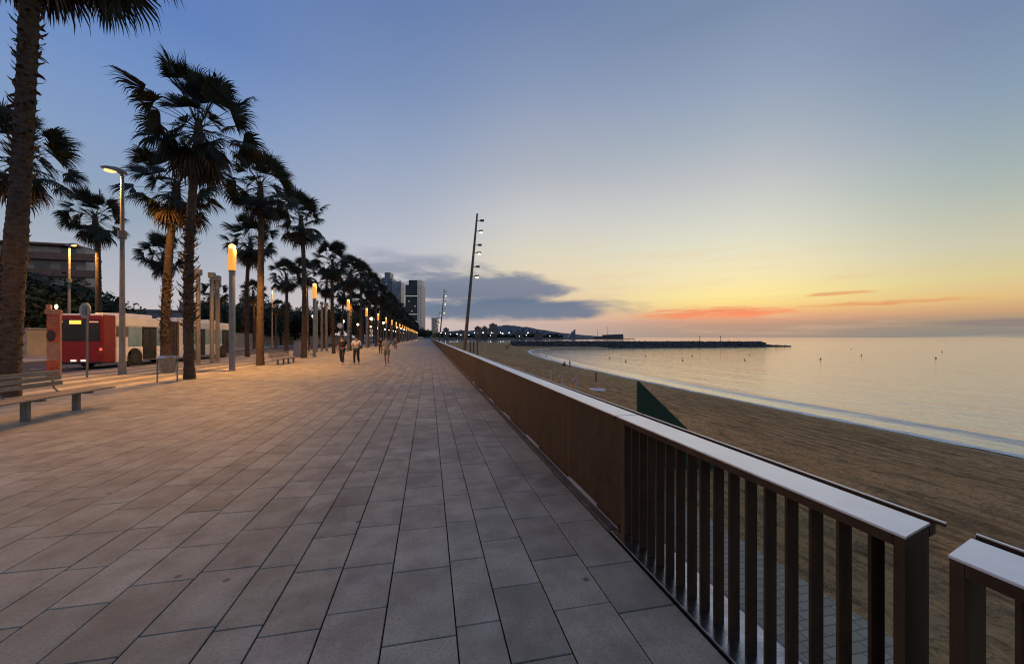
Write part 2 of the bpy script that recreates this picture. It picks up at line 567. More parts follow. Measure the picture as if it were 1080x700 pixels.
wa = n.new('ShaderNodeAttribute', attribute_name='wet')
c = n.mix(n.m('MULTIPLY', wa.outputs['Fac'], .75), c, (.10, .075, .05, 1))
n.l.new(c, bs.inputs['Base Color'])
n.put(bs.inputs['Roughness'], n.m('SUBTRACT', .95, n.m('MULTIPLY', wa.outputs['Fac'], .55)))
bp = n.new('ShaderNodeBump'); bp.inputs['Distance'].default_value = .45
bp.inputs['Strength'].default_value = .9
vo = n.new('ShaderNodeTexVoronoi', feature='SMOOTH_F1'); vo.inputs['Scale'].default_value = 2.3
mpv = n.new('ShaderNodeMapping'); mpv.inputs['Scale'].default_value = (1.2, .8, 1); n.l.new(ob, mpv.inputs[0]); n.l.new(mpv.outputs[0], vo.inputs['Vector'])
pit = n.smooth(vo.outputs['Distance'], .05, .38)
hsum = n.m('ADD', n.m('MULTIPLY', pit, .75), n.m('MULTIPLY', track, .45))
sx = n.new('ShaderNodeSeparateXYZ'); n.l.new(ob, sx.inputs[0])
rk = n.m('SINE', n.m('ADD', n.m('MULTIPLY', sx.outputs[0], 10.0), n.m('MULTIPLY', n.noise(mp.outputs[0], .5, 3), 9.0)))
rkm = n.m('MULTIPLY', n.smooth(n.noise(mpv.outputs[0], .09, 3), .40, .55), .26)
hsum = n.m('ADD', hsum, n.m('MULTIPLY', rk, rkm))
hsum = n.m('ADD', hsum, n.m('ADD', n.m('MULTIPLY', grain, .35), n.m('MULTIPLY', n.noise(ob, 30, 4, .7), .12)))
n.l.new(n.m('MULTIPLY', hsum, n.m('SUBTRACT', 1.0, wa.outputs['Fac'])), bp.inputs['Height'])
n.l.new(bp.outputs[0], bs.inputs['Normal'])
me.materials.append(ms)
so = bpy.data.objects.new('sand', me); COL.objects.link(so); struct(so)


def sand_z(x, y):
    i = int(np.clip(np.searchsorted(gx, x), 1, nx - 1)); j = int(np.clip(np.searchsorted(gy, y), 1, ny - 1))
    return float(GZ[i, j])


# ---- sea
mw = bpy.data.materials.new('sea_water'); mw.use_nodes = True
n = NT(mw.node_tree); bs = n.n['Principled BSDF']
tcn = n.new('ShaderNodeTexCoord'); ob = tcn.outputs['Object']
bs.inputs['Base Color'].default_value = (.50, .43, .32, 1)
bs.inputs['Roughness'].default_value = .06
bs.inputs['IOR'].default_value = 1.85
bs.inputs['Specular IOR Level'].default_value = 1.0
def wav(rot, sx, sy, scale, det):
    mp = n.new('ShaderNodeMapping'); mp.inputs['Rotation'].default_value = (0, 0, R(rot)); mp.inputs['Scale'].default_value = (sx, sy, 1)
    n.l.new(ob, mp.inputs[0]); return n.noise(mp.outputs[0], scale, det, .55, .6)
h1 = wav(12, 1, .22, .22, 3)
h2 = wav(-8, 1, .35, 1.1, 4)
h3 = wav(25, 1, .5, 4.0, 3)
hs = n.m('ADD', n.m('MULTIPLY', h1, 1.0), n.m('ADD', n.m('MULTIPLY', h2, .42), n.m('MULTIPLY', h3, .14)))
bp = n.new('ShaderNodeBump'); bp.inputs['Distance'].default_value = .38; bp.inputs['Strength'].default_value = .42
n.l.new(hs, bp.inputs['Height']); n.l.new(bp.outputs[0], bs.inputs['Normal'])
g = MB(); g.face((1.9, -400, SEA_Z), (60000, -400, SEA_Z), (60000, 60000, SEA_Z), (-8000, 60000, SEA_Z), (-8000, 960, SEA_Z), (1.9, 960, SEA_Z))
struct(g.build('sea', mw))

# breaking edge of the water: foam tongue on the sand, one small roller behind it
sp = np.array(chaikin(shore, 4))
seg = np.hypot(*(sp[1:] - sp[:-1]).T); cum = np.concatenate([[0], np.cumsum(seg)])
ss = np.arange(150, cum[-1], .35)
PX = np.interp(ss, cum, sp[:, 0]); PY = np.interp(ss, cum, sp[:, 1])
TX = np.gradient(PX); TY = np.gradient(PY); Ln = np.hypot(TX, TY); NX, NY = TY / Ln, -TX / Ln     # seaward normal
fo = MB(); rl = MB()
prevf = prevr = None
for i in range(len(ss)):
    s = ss[i]
    nz = mnoise.noise((s * .12, 0, 0)); nz2 = mnoise.noise((s * .6, 3, 0)); nz3 = mnoise.noise((s * .05, 9, 0))
    w0 = -.35 - .4 * nz - .15 * nz2; w1 = .45 + .45 * mnoise.noise((s * .25, 7, 0)) + .4 * nz3 + .35 * mnoise.noise((s * .9, 17, 0))
    pf = [(PX[i] + NX[i] * a, PY[i] + NY[i] * a, z) for a, z in ((w0, SEA_Z + .075), ((w0 + w1) / 2, SEA_Z + .11), (w1, SEA_Z + .015))]
    if prevf:
        for k in range(2):
            fo.face(prevf[k], pf[k], pf[k + 1], prevf[k + 1])
    prevf = pf
    hgt = max(0.0, .27 * (.55 + .9 * mnoise.noise((s * .03 + 1.7, 1, 0))))
    off = 3.4 + .9 * mnoise.noise((s * .04, 4, 0))
    prof = [(-1.2, 0), (-.55, .25), (-.2, .75), (0, 1), (.35, .8), (1.1, .3), (2.2, 0)]
    pr = [(PX[i] + NX[i] * (off + a), PY[i] + NY[i] * (off + a), SEA_Z - .01 + z * hgt) for a, z in prof]
    if prevr:
        for k in range(len(prof) - 1):
            rl.face(prevr[k], pr[k], pr[k + 1], prevr[k + 1])
    prevr = pr
mf = mat('sea_foam', (.93, .85, .70), .6, var=.2, scale=3, bump=.02, bscale=20)
o = fo.build('foam', mf, smooth=True); tag(o, kind='stuff')
struct(rl.build('wave', mw, smooth=True))

# ---- walkway of stone blocks at the foot of the wall
mb_ = bpy.data.materials.new('block_paving'); mb_.use_nodes = True
n = NT(mb_.node_tree); bs = n.n['Principled BSDF']
br = n.new('ShaderNodeTexBrick')
tcn = n.new('ShaderNodeTexCoord'); n.l.new(tcn.outputs['Object'], br.inputs['Vector'])
br.inputs['Color1'].default_value = (.60, .47, .28, 1); br.inputs['Color2'].default_value = (.47, .37, .22, 1); br.inputs['Mortar'].default_value = (.24, .19, .12, 1)
br.inputs['Scale'].default_value = 1.0; br.inputs['Brick Width'].default_value = .30; br.inputs['Row Height'].default_value = .15; br.inputs['Mortar Size'].default_value = .012
c = n.mix(.35, br.outputs[0], n.mix(n.noise(tcn.outputs['Object'], 3, 5), (.15, .13, .10, 1), (.42, .36, .27, 1)))
n.l.new(c, bs.inputs['Base Color']); bs.inputs['Roughness'].default_value = .9; bs.inputs['Specular IOR Level'].default_value = .08
g = MB(); g.box(1.84, -14, -3.4, 5.9, 60, WALK_Z + .06)
struct(g.build('walkway', mb_))


# ---- far land
m_land = mat('far_land', (.07, .068, .06), .95, var=.3, scale=.02)
pts = [far(668, 1500), far(640, 1300), far(600, 1080), (far(560, 985)), far(500, 965), far(450, 955)]
poly = [(p.x, p.y) for p in pts] + [(-40000, 955), (-40000, 30000), tuple(far(400, 30000)[:2]), tuple(far(610, 9000)[:2])]
g = MB(); g.prism(poly, 2, SEA_Z - 3, -2.2)
struct(g.build('far_shore', m_land))
# the low mountain behind the harbour
m_hill = mat('hazy_hill', (.09, .10, .11), .95, var=.25, scale=.004)  # blue-grey of distant haze put into the hill's own colour
hill = MB()
prof = [(380, 1.0), (430, 4), (460, 6), (480, 7.5), (500, 8), (515, 10), (525, 12.5), (535, 13.5), (548, 12.5), (560, 10.5), (575, 8.0), (590, 5.5), (605, 4), (625, 2.2), (650, .2)]
D = 5600
rows = []
for dz, hf in ((-900, 0), (-600, .35), (-250, .8), (0, 1), (500, .7), (1100, 0)):
    row = []
    for u in np.arange(380, 651, 2.5):
        h = np.interp(u, [p[0] for p in prof], [p[1] for p in prof])
        zz = h / F_PX * D * hf * (1 + .10 * mnoise.noise((u * .11, dz * .004, 2)) + .05 * mnoise.noise((u * .5, dz * .01, 4))) + CAM_H * hf
        p = far(u, D + dz, 0); row.append((p.x, p.y, SEA_Z + zz))
    rows.append(row)
for a, b in zip(rows[:-1], rows[1:]):
    for k in range(len(a) - 1):
        hill.face(a[k], a[k + 1], b[k + 1], b[k])
struct(hill.build('hills', m_hill, smooth=True))

# ---- breakwater of boulders
m_rock = mat('breakwater_rock', (.075, .07, .062), .9, var=.4, scale=.6, bump=.08, bscale=2)
def boulder_mesh(seed, r=1.0):
    bm = bmesh.new(); bmesh.ops.create_icosphere(bm, subdivisions=1, radius=r)
    for q in bm.verts:
        q.co *= 1 + .35 * mnoise.noise(q.co * 1.3 + Vector((seed * 7.1, 0, 0)))
        q.co.z *= .75
    V = [q.co.copy() for q in bm.verts]; bm.verts.index_update(); F = [tuple(v.index for v in f.verts) for f in bm.faces]; bm.free()
    return V, F
BM = [boulder_mesh(i) for i in range(6)]
jet = MB()
J0 = at(545, 367.2, SEA_Z); J1 = at(838, 365.6, SEA_Z)
J0.z = J1.z = 0
dj = (J1 - J0); Lj = dj.length; dj.normalize(); nj = Vector((-dj.y, dj.x, 0))
if nj.y < 0: nj = -nj
# core
core = [(0, -.5), (2.2, 2.2), (4, 3.2), (8, 3.3), (10.5, 1.8), (13, -.5)]
core_len = Lj - 17
pa = [J0 + nj * a + Vector((0, 0, SEA_Z + h * .9 - .1)) for a, h in core]
pb = [J0 + dj * core_len + nj * a + Vector((0, 0, SEA_Z + h * .78 - .1)) for a, h in core]
for k in range(len(core) - 1):
    jet.face(pa[k], pb[k], pb[k + 1], pa[k + 1])
jet.face(*pa); jet.face(*pb)
for i in range(1500):
    s = random.uniform(-2, Lj)
    end = s > core_len
    a = random.uniform(-.6, 9.5)
    if end:
        a = random.uniform(1.5, 6.5)
    h = np.interp(a, [c[0] for c in core], [c[1] for c in core]) * (1 - .2 * s / Lj)
    if end:
        h = random.uniform(-.2, .9) * (1.1 - (s - core_len) / 17)
    Vb, Fb = BM[i % 6]
    rr = random.uniform(.5, 1.05)
    mtx = Matrix.Translation(J0 + dj * s + nj * a + Vector((0, 0, SEA_Z + h * .92))) @ Matrix.Rotation(random.uniform(0, 6.3), 4, 'Z') @ Matrix.Rotation(random.uniform(-.6, .6), 4, 'X') @ Matrix.Scale(rr, 4)
    i0 = len(jet.v); jet.v.extend([tuple(mtx @ v) for v in Vb])
    for f in Fb:
        jet.f.append(tuple(i0 + q for q in f)); jet.mi.append(0)
tag(jet.build('breakwater', m_rock, recalc=False), 'long dark rock breakwater reaching out from the beach across the bay', 'breakwater')
m_dark = mat('dark_metal', (.045, .043, .04), .5, .6, var=.2)
for q, (u, lab) in enumerate(((738, 'thin beacon mast on the breakwater, nearer the beach'), (760, 'thin beacon mast on the breakwater, nearer its seaward end'))):
    t = (u - 545) / (838 - 545)
    p = far(u, 205)
    o = empty('beacon_mast', (p.x, p.y, SEA_Z + 2.6), 0, lab, 'mast', 'masts on the breakwater')
    MB().tube([(0, 0, 0), (0, 0, 3.6)], [.14, .08], 6).build('pole', m_dark, o)
    MB().box(-.22, -.22, 2.9, .22, .22, 3.3, .03).build('lantern', m_dark, o)
# outer breakwater with harbour building
jet2 = MB()
for k in range(60):
    u = 585 + k * 1.42
    Vb, Fb = BM[k % 6]
    p = far(u, 1480 + 20 * random.random())
    mtx = Matrix.Translation((p.x, p.y, SEA_Z + 1)) @ Matrix.Rotation(random.uniform(0, 6), 4, 'Z') @ Matrix.Diagonal((5, 5, 4.5 if u < 655 else 2.2, 1))
    i0 = len(jet2.v); jet2.v.extend([tuple(mtx @ v) for v in Vb])
    for f in Fb:
        jet2.f.append(tuple(i0 + q for q in f)); jet2.mi.append(0)
tag(jet2.build('breakwater', m_rock, recalc=False), 'far outer breakwater low on the horizon below the harbour building', 'breakwater')


# ================================================================== RAILING
m_corten = mat('brown_steel', (.052, .029, .013), .6, .0, var=.3, scale=7, bump=.0015, bscale=50, c2=(.03, .018, .008), spec=.25)
m_cap = mat('brushed_steel_cap', (.82, .84, .88), .40, .85, var=.05, scale=5, bump=.0004, bscale=90)
def streaks(mt):
    n = NT(mt.node_tree); bs = n.n['Principled BSDF']
    tcn = n.new('ShaderNodeTexCoord'); mp_ = n.new('ShaderNodeMapping'); mp_.inputs['Scale'].default_value = (9, 9, .7)
    n.l.new(tcn.outputs['Object'], mp_.inputs[0])
    src = bs.inputs['Base Color'].links[0].from_socket
    c = n.mix(n.m('MULTIPLY', n.smooth(n.noise(mp_.outputs[0], 1.0, 5, .65), .50, .68), .6), src, (.085, .042, .02, 1))
    c = n.mix(n.m('MULTIPLY', n.smooth(n.noise(tcn.outputs['Object'], 3.1, 5, .7), .55, .72), .6), c, (.02, .012, .007, 1))
    n.l.new(c, bs.inputs['Base Color'])
streaks(m_corten)
XR = 1.51; HR = .955; CW = .20; SK = .055          # SK: the open ends are cut askew


def cap_parts(root, y0, y1, s0=0.0, s1=0.0):
    sk = lambda x, y, s: (XR + x, y + s * x / CW)
    def strip(mb, xa, xb, za, zb, e0=0.0, e1=0.0):
        mb.prism([sk(xa, y0 + e0, s0), sk(xb, y0 + e0, s0), sk(xb, y1 + e1, s1), sk(xa, y1 + e1, s1)], 2, za, zb)
    c = MB(); strip(c, 0, CW, HR - .008, HR - .0015); strip(c, .002, CW - .002, HR - .0014, HR)
    c.build('handrail_cap', m_cap, root)
    o = MB(); strip(o, CW + .001, CW + .05, HR - .05, HR - .012); strip(o, CW + .042, CW + .05, HR - .0115, HR - .002, -.03 if s0 else 0)
    o.build('outer_rail', m_corten, root)
    e = MB(); strip(e, CW + .041, CW + .051, HR - .0015, HR + .003, -.03 if s0 else 0)
    e.build('edge_trim', m_cap, root)
    u_ = MB(); strip(u_, .001, .012, HR - .045, HR - .0085, .036 if s0 else 0, -.036 if s1 else 0); strip(u_, CW - .012, CW - .001, HR - .045, HR - .0085, .036 if s0 else 0, -.036 if s1 else 0)
    u_.build('top_channel', m_corten, root)


def end_plate(root, y, s):
    q = MB(); q.prism([(XR + .001, y), (XR + CW - .001, y + s), (XR + CW - .001, y + .032 + s), (XR + .001, y + .032)], 2, .0235, HR - .0083)
    q.build('end_post', m_corten, root)


def slat(r, y):
    MB().box(XR + .03, y - .006, .0225, XR + .092, y + .006, HR - .03).build('baluster', m_corten, r)


def open_section(y0, y1, ends, label):
    r = empty('railing', (0, 0, 0), 0, label, 'railing', 'railing sections along the sea side')
    cap_parts(r, y0, y1, SK if 0 in ends else 0, SK if 1 in ends else 0)
    base = MB(); base.box(XR - .055, y0, -.01, XR + CW + .06, y1, .022, .003); base.build('base_plate', m_galv, r)
    if 0 in ends:
        end_plate(r, y0 + .002, SK)
        y = y0 + .125
        while y < y1 - .16:
            slat(r, y); y += .11
        MB().box(XR + .02, y1 - .10, .0225, XR + .10, y1 - .03, HR - .0465, .003).build('joint_post', m_corten, r)
    else:
        end_plate(r, y1 - .034, SK)
        y = y1 - .125
        while y > y0:
            slat(r, y); y -= .11
    return r


open_section(.95, 2.92, (0,), 'near railing section with open brown slats and a steel cap, ending at the gap')
open_section(-1.4, .845, (1,), 'railing section at the right edge of the photo, just past the gap')
# solid panels
PL = 1.95
pan = empty('railing', (0, 2.936, 0), 0, 'first solid brown railing panel, joined to the open slatted section', 'railing', 'solid railing panels along the promenade')
cap_parts(pan, .0, PL - .003)
MB().box(XR + .03, -.06, .05, XR + .055, PL - .066, HR - .03, .002).build('infill_panel', m_corten, pan)
MB().box(XR + .13, .0, .0225, XR + .16, .06, HR - .0465).build('rear_post', m_corten, pan)
for ya, yb in ((.0, .42), (1.22, 1.94)):
    MB().box(XR + .028, ya, .0225, XR + .10, yb, .0495).build('foot', m_corten, pan)
MB().box(XR - .055, .0, -.01, XR + .012, PL - .004, .022, .003).build('kerb_strip', m_curb, pan)
MB().box(XR + .014, .0, -.01, XR + CW + .06, PL - .004, .022, .003).build('base_plate', m_wall, pan)
for k in range(1, 105):
    lab = {1: 'second solid brown railing panel beyond the open slats', 2: 'third solid brown railing panel beyond the open slats'}.get(k, 'solid brown panel in the long railing running away to the lamps')
    dup(pan, (0, 2.936 + PL * k, 0), 0, lab)


# ================================================================== PALMS
m_leaf = mat('palm_leaf', (.018, .024, .010), .6, var=.45, scale=1.2)
m_dead = mat('dead_frond', (.055, .036, .019), .8, var=.45, scale=1.5)
m_bark = mat('palm_bark', (.072, .05, .034), .95, var=.35, scale=5, bump=.05, bscale=9, stretch=(1, 1, 2.6))
m_boot = mat('palm_boot', (.085, .055, .03), .9, var=.4, scale=4, bump=.01, bscale=30)


def fan_leaf(mb, org, azi, ele, plen, blen, nseg, droop, rnd, stiff=1.0, spread=112):
    d = Vector((math.cos(azi) * math.cos(ele), math.sin(azi) * math.cos(ele), math.sin(ele)))
    pts = [Vector(org)]; cur = d.copy()
    for k in range(4):
        pts.append(pts[-1] + cur * plen / 4)
        cur = (cur + Vector((0, 0, -droop * .10))).normalized()
    mb.tube(pts, [.022, .018, .014, .012, .010], 3, False)
    hub = pts[-1]; fwd = cur
    side = fwd.cross(Vector((0, 0, 1)))
    if side.length < .05:
        side = Vector((math.sin(azi), -math.cos(azi), 0))
    side.normalize()
    side = (Matrix.Rotation(rnd.uniform(-1.15, 1.15), 3, fwd) @ side)
    up = side.cross(fwd).normalized()
    for s in range(nseg):
        t = (s + .5) / nseg * 2 - 1
        ang = t * R(spread)
        L = blen * (1 - .30 * abs(t) ** 2) * rnd.uniform(.85, 1.08)
        dd = (fwd * math.cos(ang) + side * math.sin(ang) + up * (.16 * (1 - abs(t)) - .10 * abs(t))).normalized()
        wd = dd.cross(up).normalized()
        wd = (Matrix.Rotation(rnd.uniform(-.6, .6), 3, dd) @ wd)
        p0 = hub; p1 = hub + dd * L * .56
        g1 = Vector((0, 0, -1))
        dd2 = (dd + g1 * (.12 + .5 * droop * rnd.uniform(.6, 1.4)) / stiff).normalized()
        p2 = p1 + dd2 * L * .3
        dd3 = (dd2 + g1 * (.3 + 1.5 * droop * rnd.uniform(.4, 1.6)) / stiff + Vector((rnd.uniform(-.2, .2), rnd.uniform(-.2, .2), 0))).normalized()
        p3 = p2 + dd3 * L * .3
        w_ = blen * rnd.uniform(.028, .042)
        mb.face(p0 - wd * w_ * .25, p0 + wd * w_ * .25, p1 + wd * w_, p1 - wd * w_)
        mb.face(p1 - wd * w_, p1 + wd * w_, p2 + wd * w_ * .6, p2 - wd * w_ * .6)
        mb.face(p2 - wd * w_ * .6, p2 + wd * w_ * .6, p3)


def make_palm(seed, H, r0, r1, nleaf, size, boots, skirt, lean, label, group):
    rnd = random.Random(seed)
    root = empty('palm_tree', (0, 0, 0), 0, label, 'palm tree', group)
    lx, ly = lean
    axis = lambda t: Vector((lx * t * t + .12 * math.sin(t * 3 + seed), ly * t * t + .1 * math.sin(t * 2.3 + seed * 2), H * t))
    a0 = axis(0)
    ax = lambda t: axis(t) - Vector((a0.x, a0.y, 0))
    tr = MB(); N = 16; K = int(H / .13)
    i0 = 0
    rad_at = lambda t: (r1 + (r0 - r1) * (1 - t) ** 1.3) * (1 + .16 * math.exp(-t * H / .3))
    for k in range(K + 1):
        t = k / K; c = ax(t); rr = rad_at(t) * (1 + .05 * ((k % 2) * 2 - 1)) * (1 + .05 * mnoise.noise((k * .3, seed, 0)))
        for j in range(N):
            th = 2 * math.pi * j / N
            q = rr * (1 + .09 * mnoise.noise((math.cos(th) * 2, math.sin(th) * 2, t * H * 2.5 + seed)))
            tr.v.append((c.x + q * math.cos(th), c.y + q * math.sin(th), c.z - (.05 if k == 0 else 0)))
    for k in range(K):
        for j in range(N):
            a = k * N + j; b = k * N + (j + 1) % N
            tr.f.append((a, b, b + N, a + N)); tr.mi.append(0)
    ntr = len(tr.f)
    if boots:
        bt = tr; bt.cur = 1
        for z0, z1, dens, ln in boots:
            nb = int((z1 - z0) * dens)
            for i in range(nb):
                z = z0 + (z1 - z0) * (i + rnd.random()) / nb
                th = i * 2.4 + rnd.uniform(-.3, .3); t = z / H
                c = ax(t); rr = rad_at(t) * .92
                o_ = Vector((math.cos(th), math.sin(th), 0)); sd = Vector((-o_.y, o_.x, 0)); L = ln * rnd.uniform(.5, 1.25)
                up = Vector((0, 0, 1)) * rnd.choice((1, 1, .6, -.5))
                p = c + o_ * rr; wdt = .075 * rnd.uniform(.7, 1.2)
                tip = p + o_ * L * .75 + up * L * .8
                mid = p + o_ * L * .5 + up * L * .3
                bt.face(p - sd * wdt, p + sd * wdt, mid + sd * wdt * .6, mid - sd * wdt * .6)
                bt.face(mid - sd * wdt * .6, mid + sd * wdt * .6, tip + sd * wdt * .15, tip - sd * wdt * .15)
                bt.face(p - sd * wdt + Vector((0, 0, -.05)), p + sd * wdt + Vector((0, 0, -.05)), tip)
    to = tr.build('trunk', [m_bark, m_boot], root, recalc=False)
    to.data.polygons.foreach_set('use_smooth', [i < ntr for i in range(len(tr.f))])
    top = ax(1.0)
    cr = MB()
    for i in range(nleaf):
        q = (i + .5) / nleaf
        ele = R(86 - 124 * q ** .9) + rnd.uniform(-.34, .34)
        azi = i * 2.39996 + rnd.uniform(-.35, .35)
        org = top + Vector((math.cos(azi) * .12, math.sin(azi) * .12, .25 - .75 * q))
        fan_leaf(cr, org, azi, ele, size * rnd.uniform(.65, 1.15) * (.85 + .35 * math.sin(q * 3.1)), size * rnd.uniform(.60, .88), 30, .08 + 1.1 * q * q * rnd.uniform(.7, 1.3) + rnd.uniform(0, .2), rnd, spread=68 + 50 * q)
    cr.build('crown', m_leaf, root, recalc=False)
    sk = MB()
    for i in range(skirt):
        azi = i * 2.39996 + rnd.uniform(-.4, .4); q = rnd.random()
        org = top + Vector((math.cos(azi) * r1, math.sin(azi) * r1, -.35 - .8 * q))
        fan_leaf(sk, org, azi, R(rnd.uniform(-70, -35)), size * rnd.uniform(.35, .75), size * rnd.uniform(.55, .85), 16, 1.5, rnd)
    # the brown stub mass under the crown
    sk.tube([top + Vector((0, 0, -1.5)), top + Vector((0, 0, -.7)), top + Vector((0, 0, .2))], [r1 * 1.05, r1 * 1.35, r1 * .8], 9)
    sk.build('dead_skirt', m_dead, root, recalc=False)
    return root


ROW = 'palms in rows along the promenade'
palmA = make_palm(3, 10.0, .175, .13, 50, 1.2, [(1.9, 6.3, 34, .34)], 40, (.25, .1), 'tall palm beside the litter bin, its lower trunk shaggy with stubs', ROW)
palmA.location = (-9.05, 17.2, 0)
palmB = make_palm(11, 10.5, .20, .14, 42, 1.15, None, 20, (-.3, .25), 'smooth-trunked palm standing behind the far wooden bench, lit orange', ROW)
palmB.location = (-9.55, 24.9, 0)
palmC = make_palm(23, 9.5, .22, .15, 40, 1.15, [(1.2, 4.9, 44, .2), (8.0, 9.4, 22, .2)], 34, (.5, -.2), 'palm with a rough bulging lower trunk beside the bus', ROW)
palmC.location = (-13.5, 23.6, 0)
palmD = make_palm(31, 13.7, .205, .19, 46, 1.55, [(.6, 6.0, 20, .10), (6.0, 13.2, 26, .24)], 44, (.2, .1), 'thick palm trunk behind the near bench, its crown cut off by the frame', ROW)
palmD.location = (-11.15, 13.1, 0)
dup(palmC, far(1, 16.4), 2.2, 'palm just behind the thick trunk at the left edge, crown lower', ROW, 1.02)
FAR = 'palm far along the row, its crown merging with its neighbours'
src = [palmB, palmA, palmC]
y = 33.6; k = 0
spec = {0: 'third palm of the promenade row, a clear gap of sky around its crown', 1: 'palm of the row right beside the second lit column lamp', 2: 'palm whose lit trunk stands behind the two walkers'}
while y < 330:
    dup(src[k % 3], (-9.6 + random.uniform(-.35, .35), y + random.uniform(-.5, .5), 0), random.uniform(0, 6.28), spec.get(k, FAR), ROW, random.uniform(.93, 1.06))
    y += 8.2; k += 1
spec = {0: 'palm of the back row seen left of the near lit column lamp', 1: 'palm of the back row between the wall and the third promenade palm'}
y = 36.6; k = 0
while y < 330:
    dup(src[(k + 1) % 3], (-15.0 + random.uniform(-.4, .4), y + random.uniform(-.8, .8), 0), random.uniform(0, 6.28), spec.get(k, FAR), ROW, random.uniform(.86, 1.0))
    y += 8.4; k += 1
ACR = 'palms across the road'
dup(palmB, far(103, 31), 1.0, 'lone slender palm across the road, above the bus roof', ACR, 1.08)
dup(palmA, far(176, 42), 3.0, 'small distant palm half hidden by the rough trunk beside the bus', ACR, 1.06)
dup(palmC, far(234, 52), 4.0, 'short palm across the road above the three square-headed posts', ACR, .82)
dup(palmB, far(291, 62), 5.0, 'short palm in front of the pale wall across the road', ACR, .62)
dup(palmA, far(303, 75), 2.0, 'stubby palm behind the pale wall, left of the third promenade palm', ACR, .66)
dup(palmC, far(268, 58), 2.6, 'palm across the road directly behind the lit palm trunk', ACR, .9)


# ================================================================== TREES
m_fol = mat('dark_foliage', (.035, .05, .022), .7, var=.5, scale=.9)
m_trunk = mat('tree_bark', (.09, .07, .05), .9, var=.3, scale=5, bump=.02, bscale=12)


def make_tree(seed, H, Rr, label, group, nclump=34, per=90, leaf=.26):
    rnd = random.Random(seed)
    root = empty('broadleaf_tree', (0, 0, 0), 0, label, 'tree', group)
    tb = MB(); tb.tube([(0, 0, -.1), (.08, .05, H * .2), (-.05, .1, H * .4), (.1, 0, H * .6)], [.26, .2, .16, .09], 8)
    for i in range(6):
        a = i * 1.1 + rnd.random(); z = H * rnd.uniform(.28, .45)
        e = Vector((math.cos(a) * Rr * .6, math.sin(a) * Rr * .6, z + H * .25))
        tb.tube([(0, .05, z), e * .5 + Vector((0, 0, z * .45)), e], [.11, .07, .03], 6)
    tb.build('trunk', m_trunk, root, smooth=True, recalc=False)
    cr = MB()
    for i in range(nclump):
        u = rnd.uniform(-1, 1); a = rnd.uniform(0, 6.28); q = rnd.random() ** .45
        c = Vector((math.cos(a) * math.sqrt(1 - u * u) * Rr * q * .85, math.sin(a) * math.sqrt(1 - u * u) * Rr * q * .85, H * .62 + u * H * .34 * q))
        rc = Rr * rnd.uniform(.22, .42)
        for _ in range(per):
            d = Vector((rnd.gauss(0, 1), rnd.gauss(0, 1), rnd.gauss(0, 1))).normalized()
            p = c + d * rc * rnd.uniform(.5, 1.05)
            n1_ = Vector((rnd.gauss(0, 1), rnd.gauss(0, 1), rnd.gauss(0, .7))).normalized()
            n2_ = n1_.cross(d).normalized(); s = leaf * rnd.uniform(.6, 1.3)
            cr.face(p - n1_ * s, p + n2_ * s * .45, p + n1_ * s, p - n2_ * s * .45)
    cr.build('crown', m_fol, root, recalc=False)
    return root


TRG = 'dark trees across the road'
tr1 = make_tree(1, 9.0, 5.0, 'large dark tree in front of the apartment block, behind the totem', TRG, 60, 110, .3)
tr1.location = far(72, 42); tr1.scale = (1, 1, .84)
tr2 = make_tree(2, 7.0, 4.2, 'dark tree at the left edge behind the thick palm trunk', TRG, 50, 110, .3)
tr2.location = far(18, 36)
dup(tr1, far(42, 38), 2.0, 'large dark tree between the thick palm trunk and the totem', TRG, .84)
dup(tr2, far(106, 50), 1.0, 'lower dark tree behind the bus roof right of the lone palm', TRG, .95)
dup(tr2, far(125, 62), 1.4, 'small dark tree behind the bus, beside the grey low building', TRG, .75)
for k, u in enumerate((232, 248, 262, 278, 296, 311, 326, 340, 352)):
    dup((tr1, tr2)[k % 2], far(u, 70 + 5 * (k % 3) + k * 3), k * 1.3, 'dark tree in the clump behind the pale wall across the road', 'trees behind the pale wall', .95 + .1 * (k % 3))
for k in range(9):
    dup((tr1, tr2)[k % 2], (-22 - 4 * (k % 3), 130 + k * 24, 0), k * 1.7, 'dark tree in the distant mass behind the palm row', 'distant trees behind the palms', 1.2)
# dark trees where the promenade meets the towers, and along the far shore
for k, u in enumerate(np.concatenate([np.linspace(428, 452, 7), np.linspace(458, 592, 46)])):
    zc = 420 + 12 * (k % 4) if u < 455 else 990 + 22 * (k % 3) + (u - 458) * 1.2
    s = (1.5 if u < 455 else 1.55) * random.uniform(.75, 1.3)
    dup((tr1, tr2)[k % 2], far(u, zc, -.3 if u < 455 else -2.2), k * 1.1, 'tree in the dark belt at the end of the promenade' if u < 455 else 'tree in the dark belt along the far shore of the bay', 'trees at the end of the promenade' if u < 455 else 'trees along the far shore', s)

# ================================================================== BUILDINGS
m_bwall = mat('apartment_wall', (.46, .40, .34), .85, var=.1, scale=.6)
m_slabedge = mat('balcony_slab', (.22, .12, .08), .8, var=.15, scale=1)
m_glassd = mat('dark_glass', (.03, .035, .045), .12, 0, var=.2, scale=.4, spec=.6)
m_white = mat('white_paint', (.72, .70, .66), .5, var=.06, scale=2)
p1 = far(108, 74); dirb = Vector((-CT * .96 + -ST * .28, ST * .96 - CT * .28, 0))
blk = empty('apartment_block', (p1.x, p1.y, 0), math.atan2(dirb.y, dirb.x), 'apartment block with long brown balconies above the dark trees', 'building')
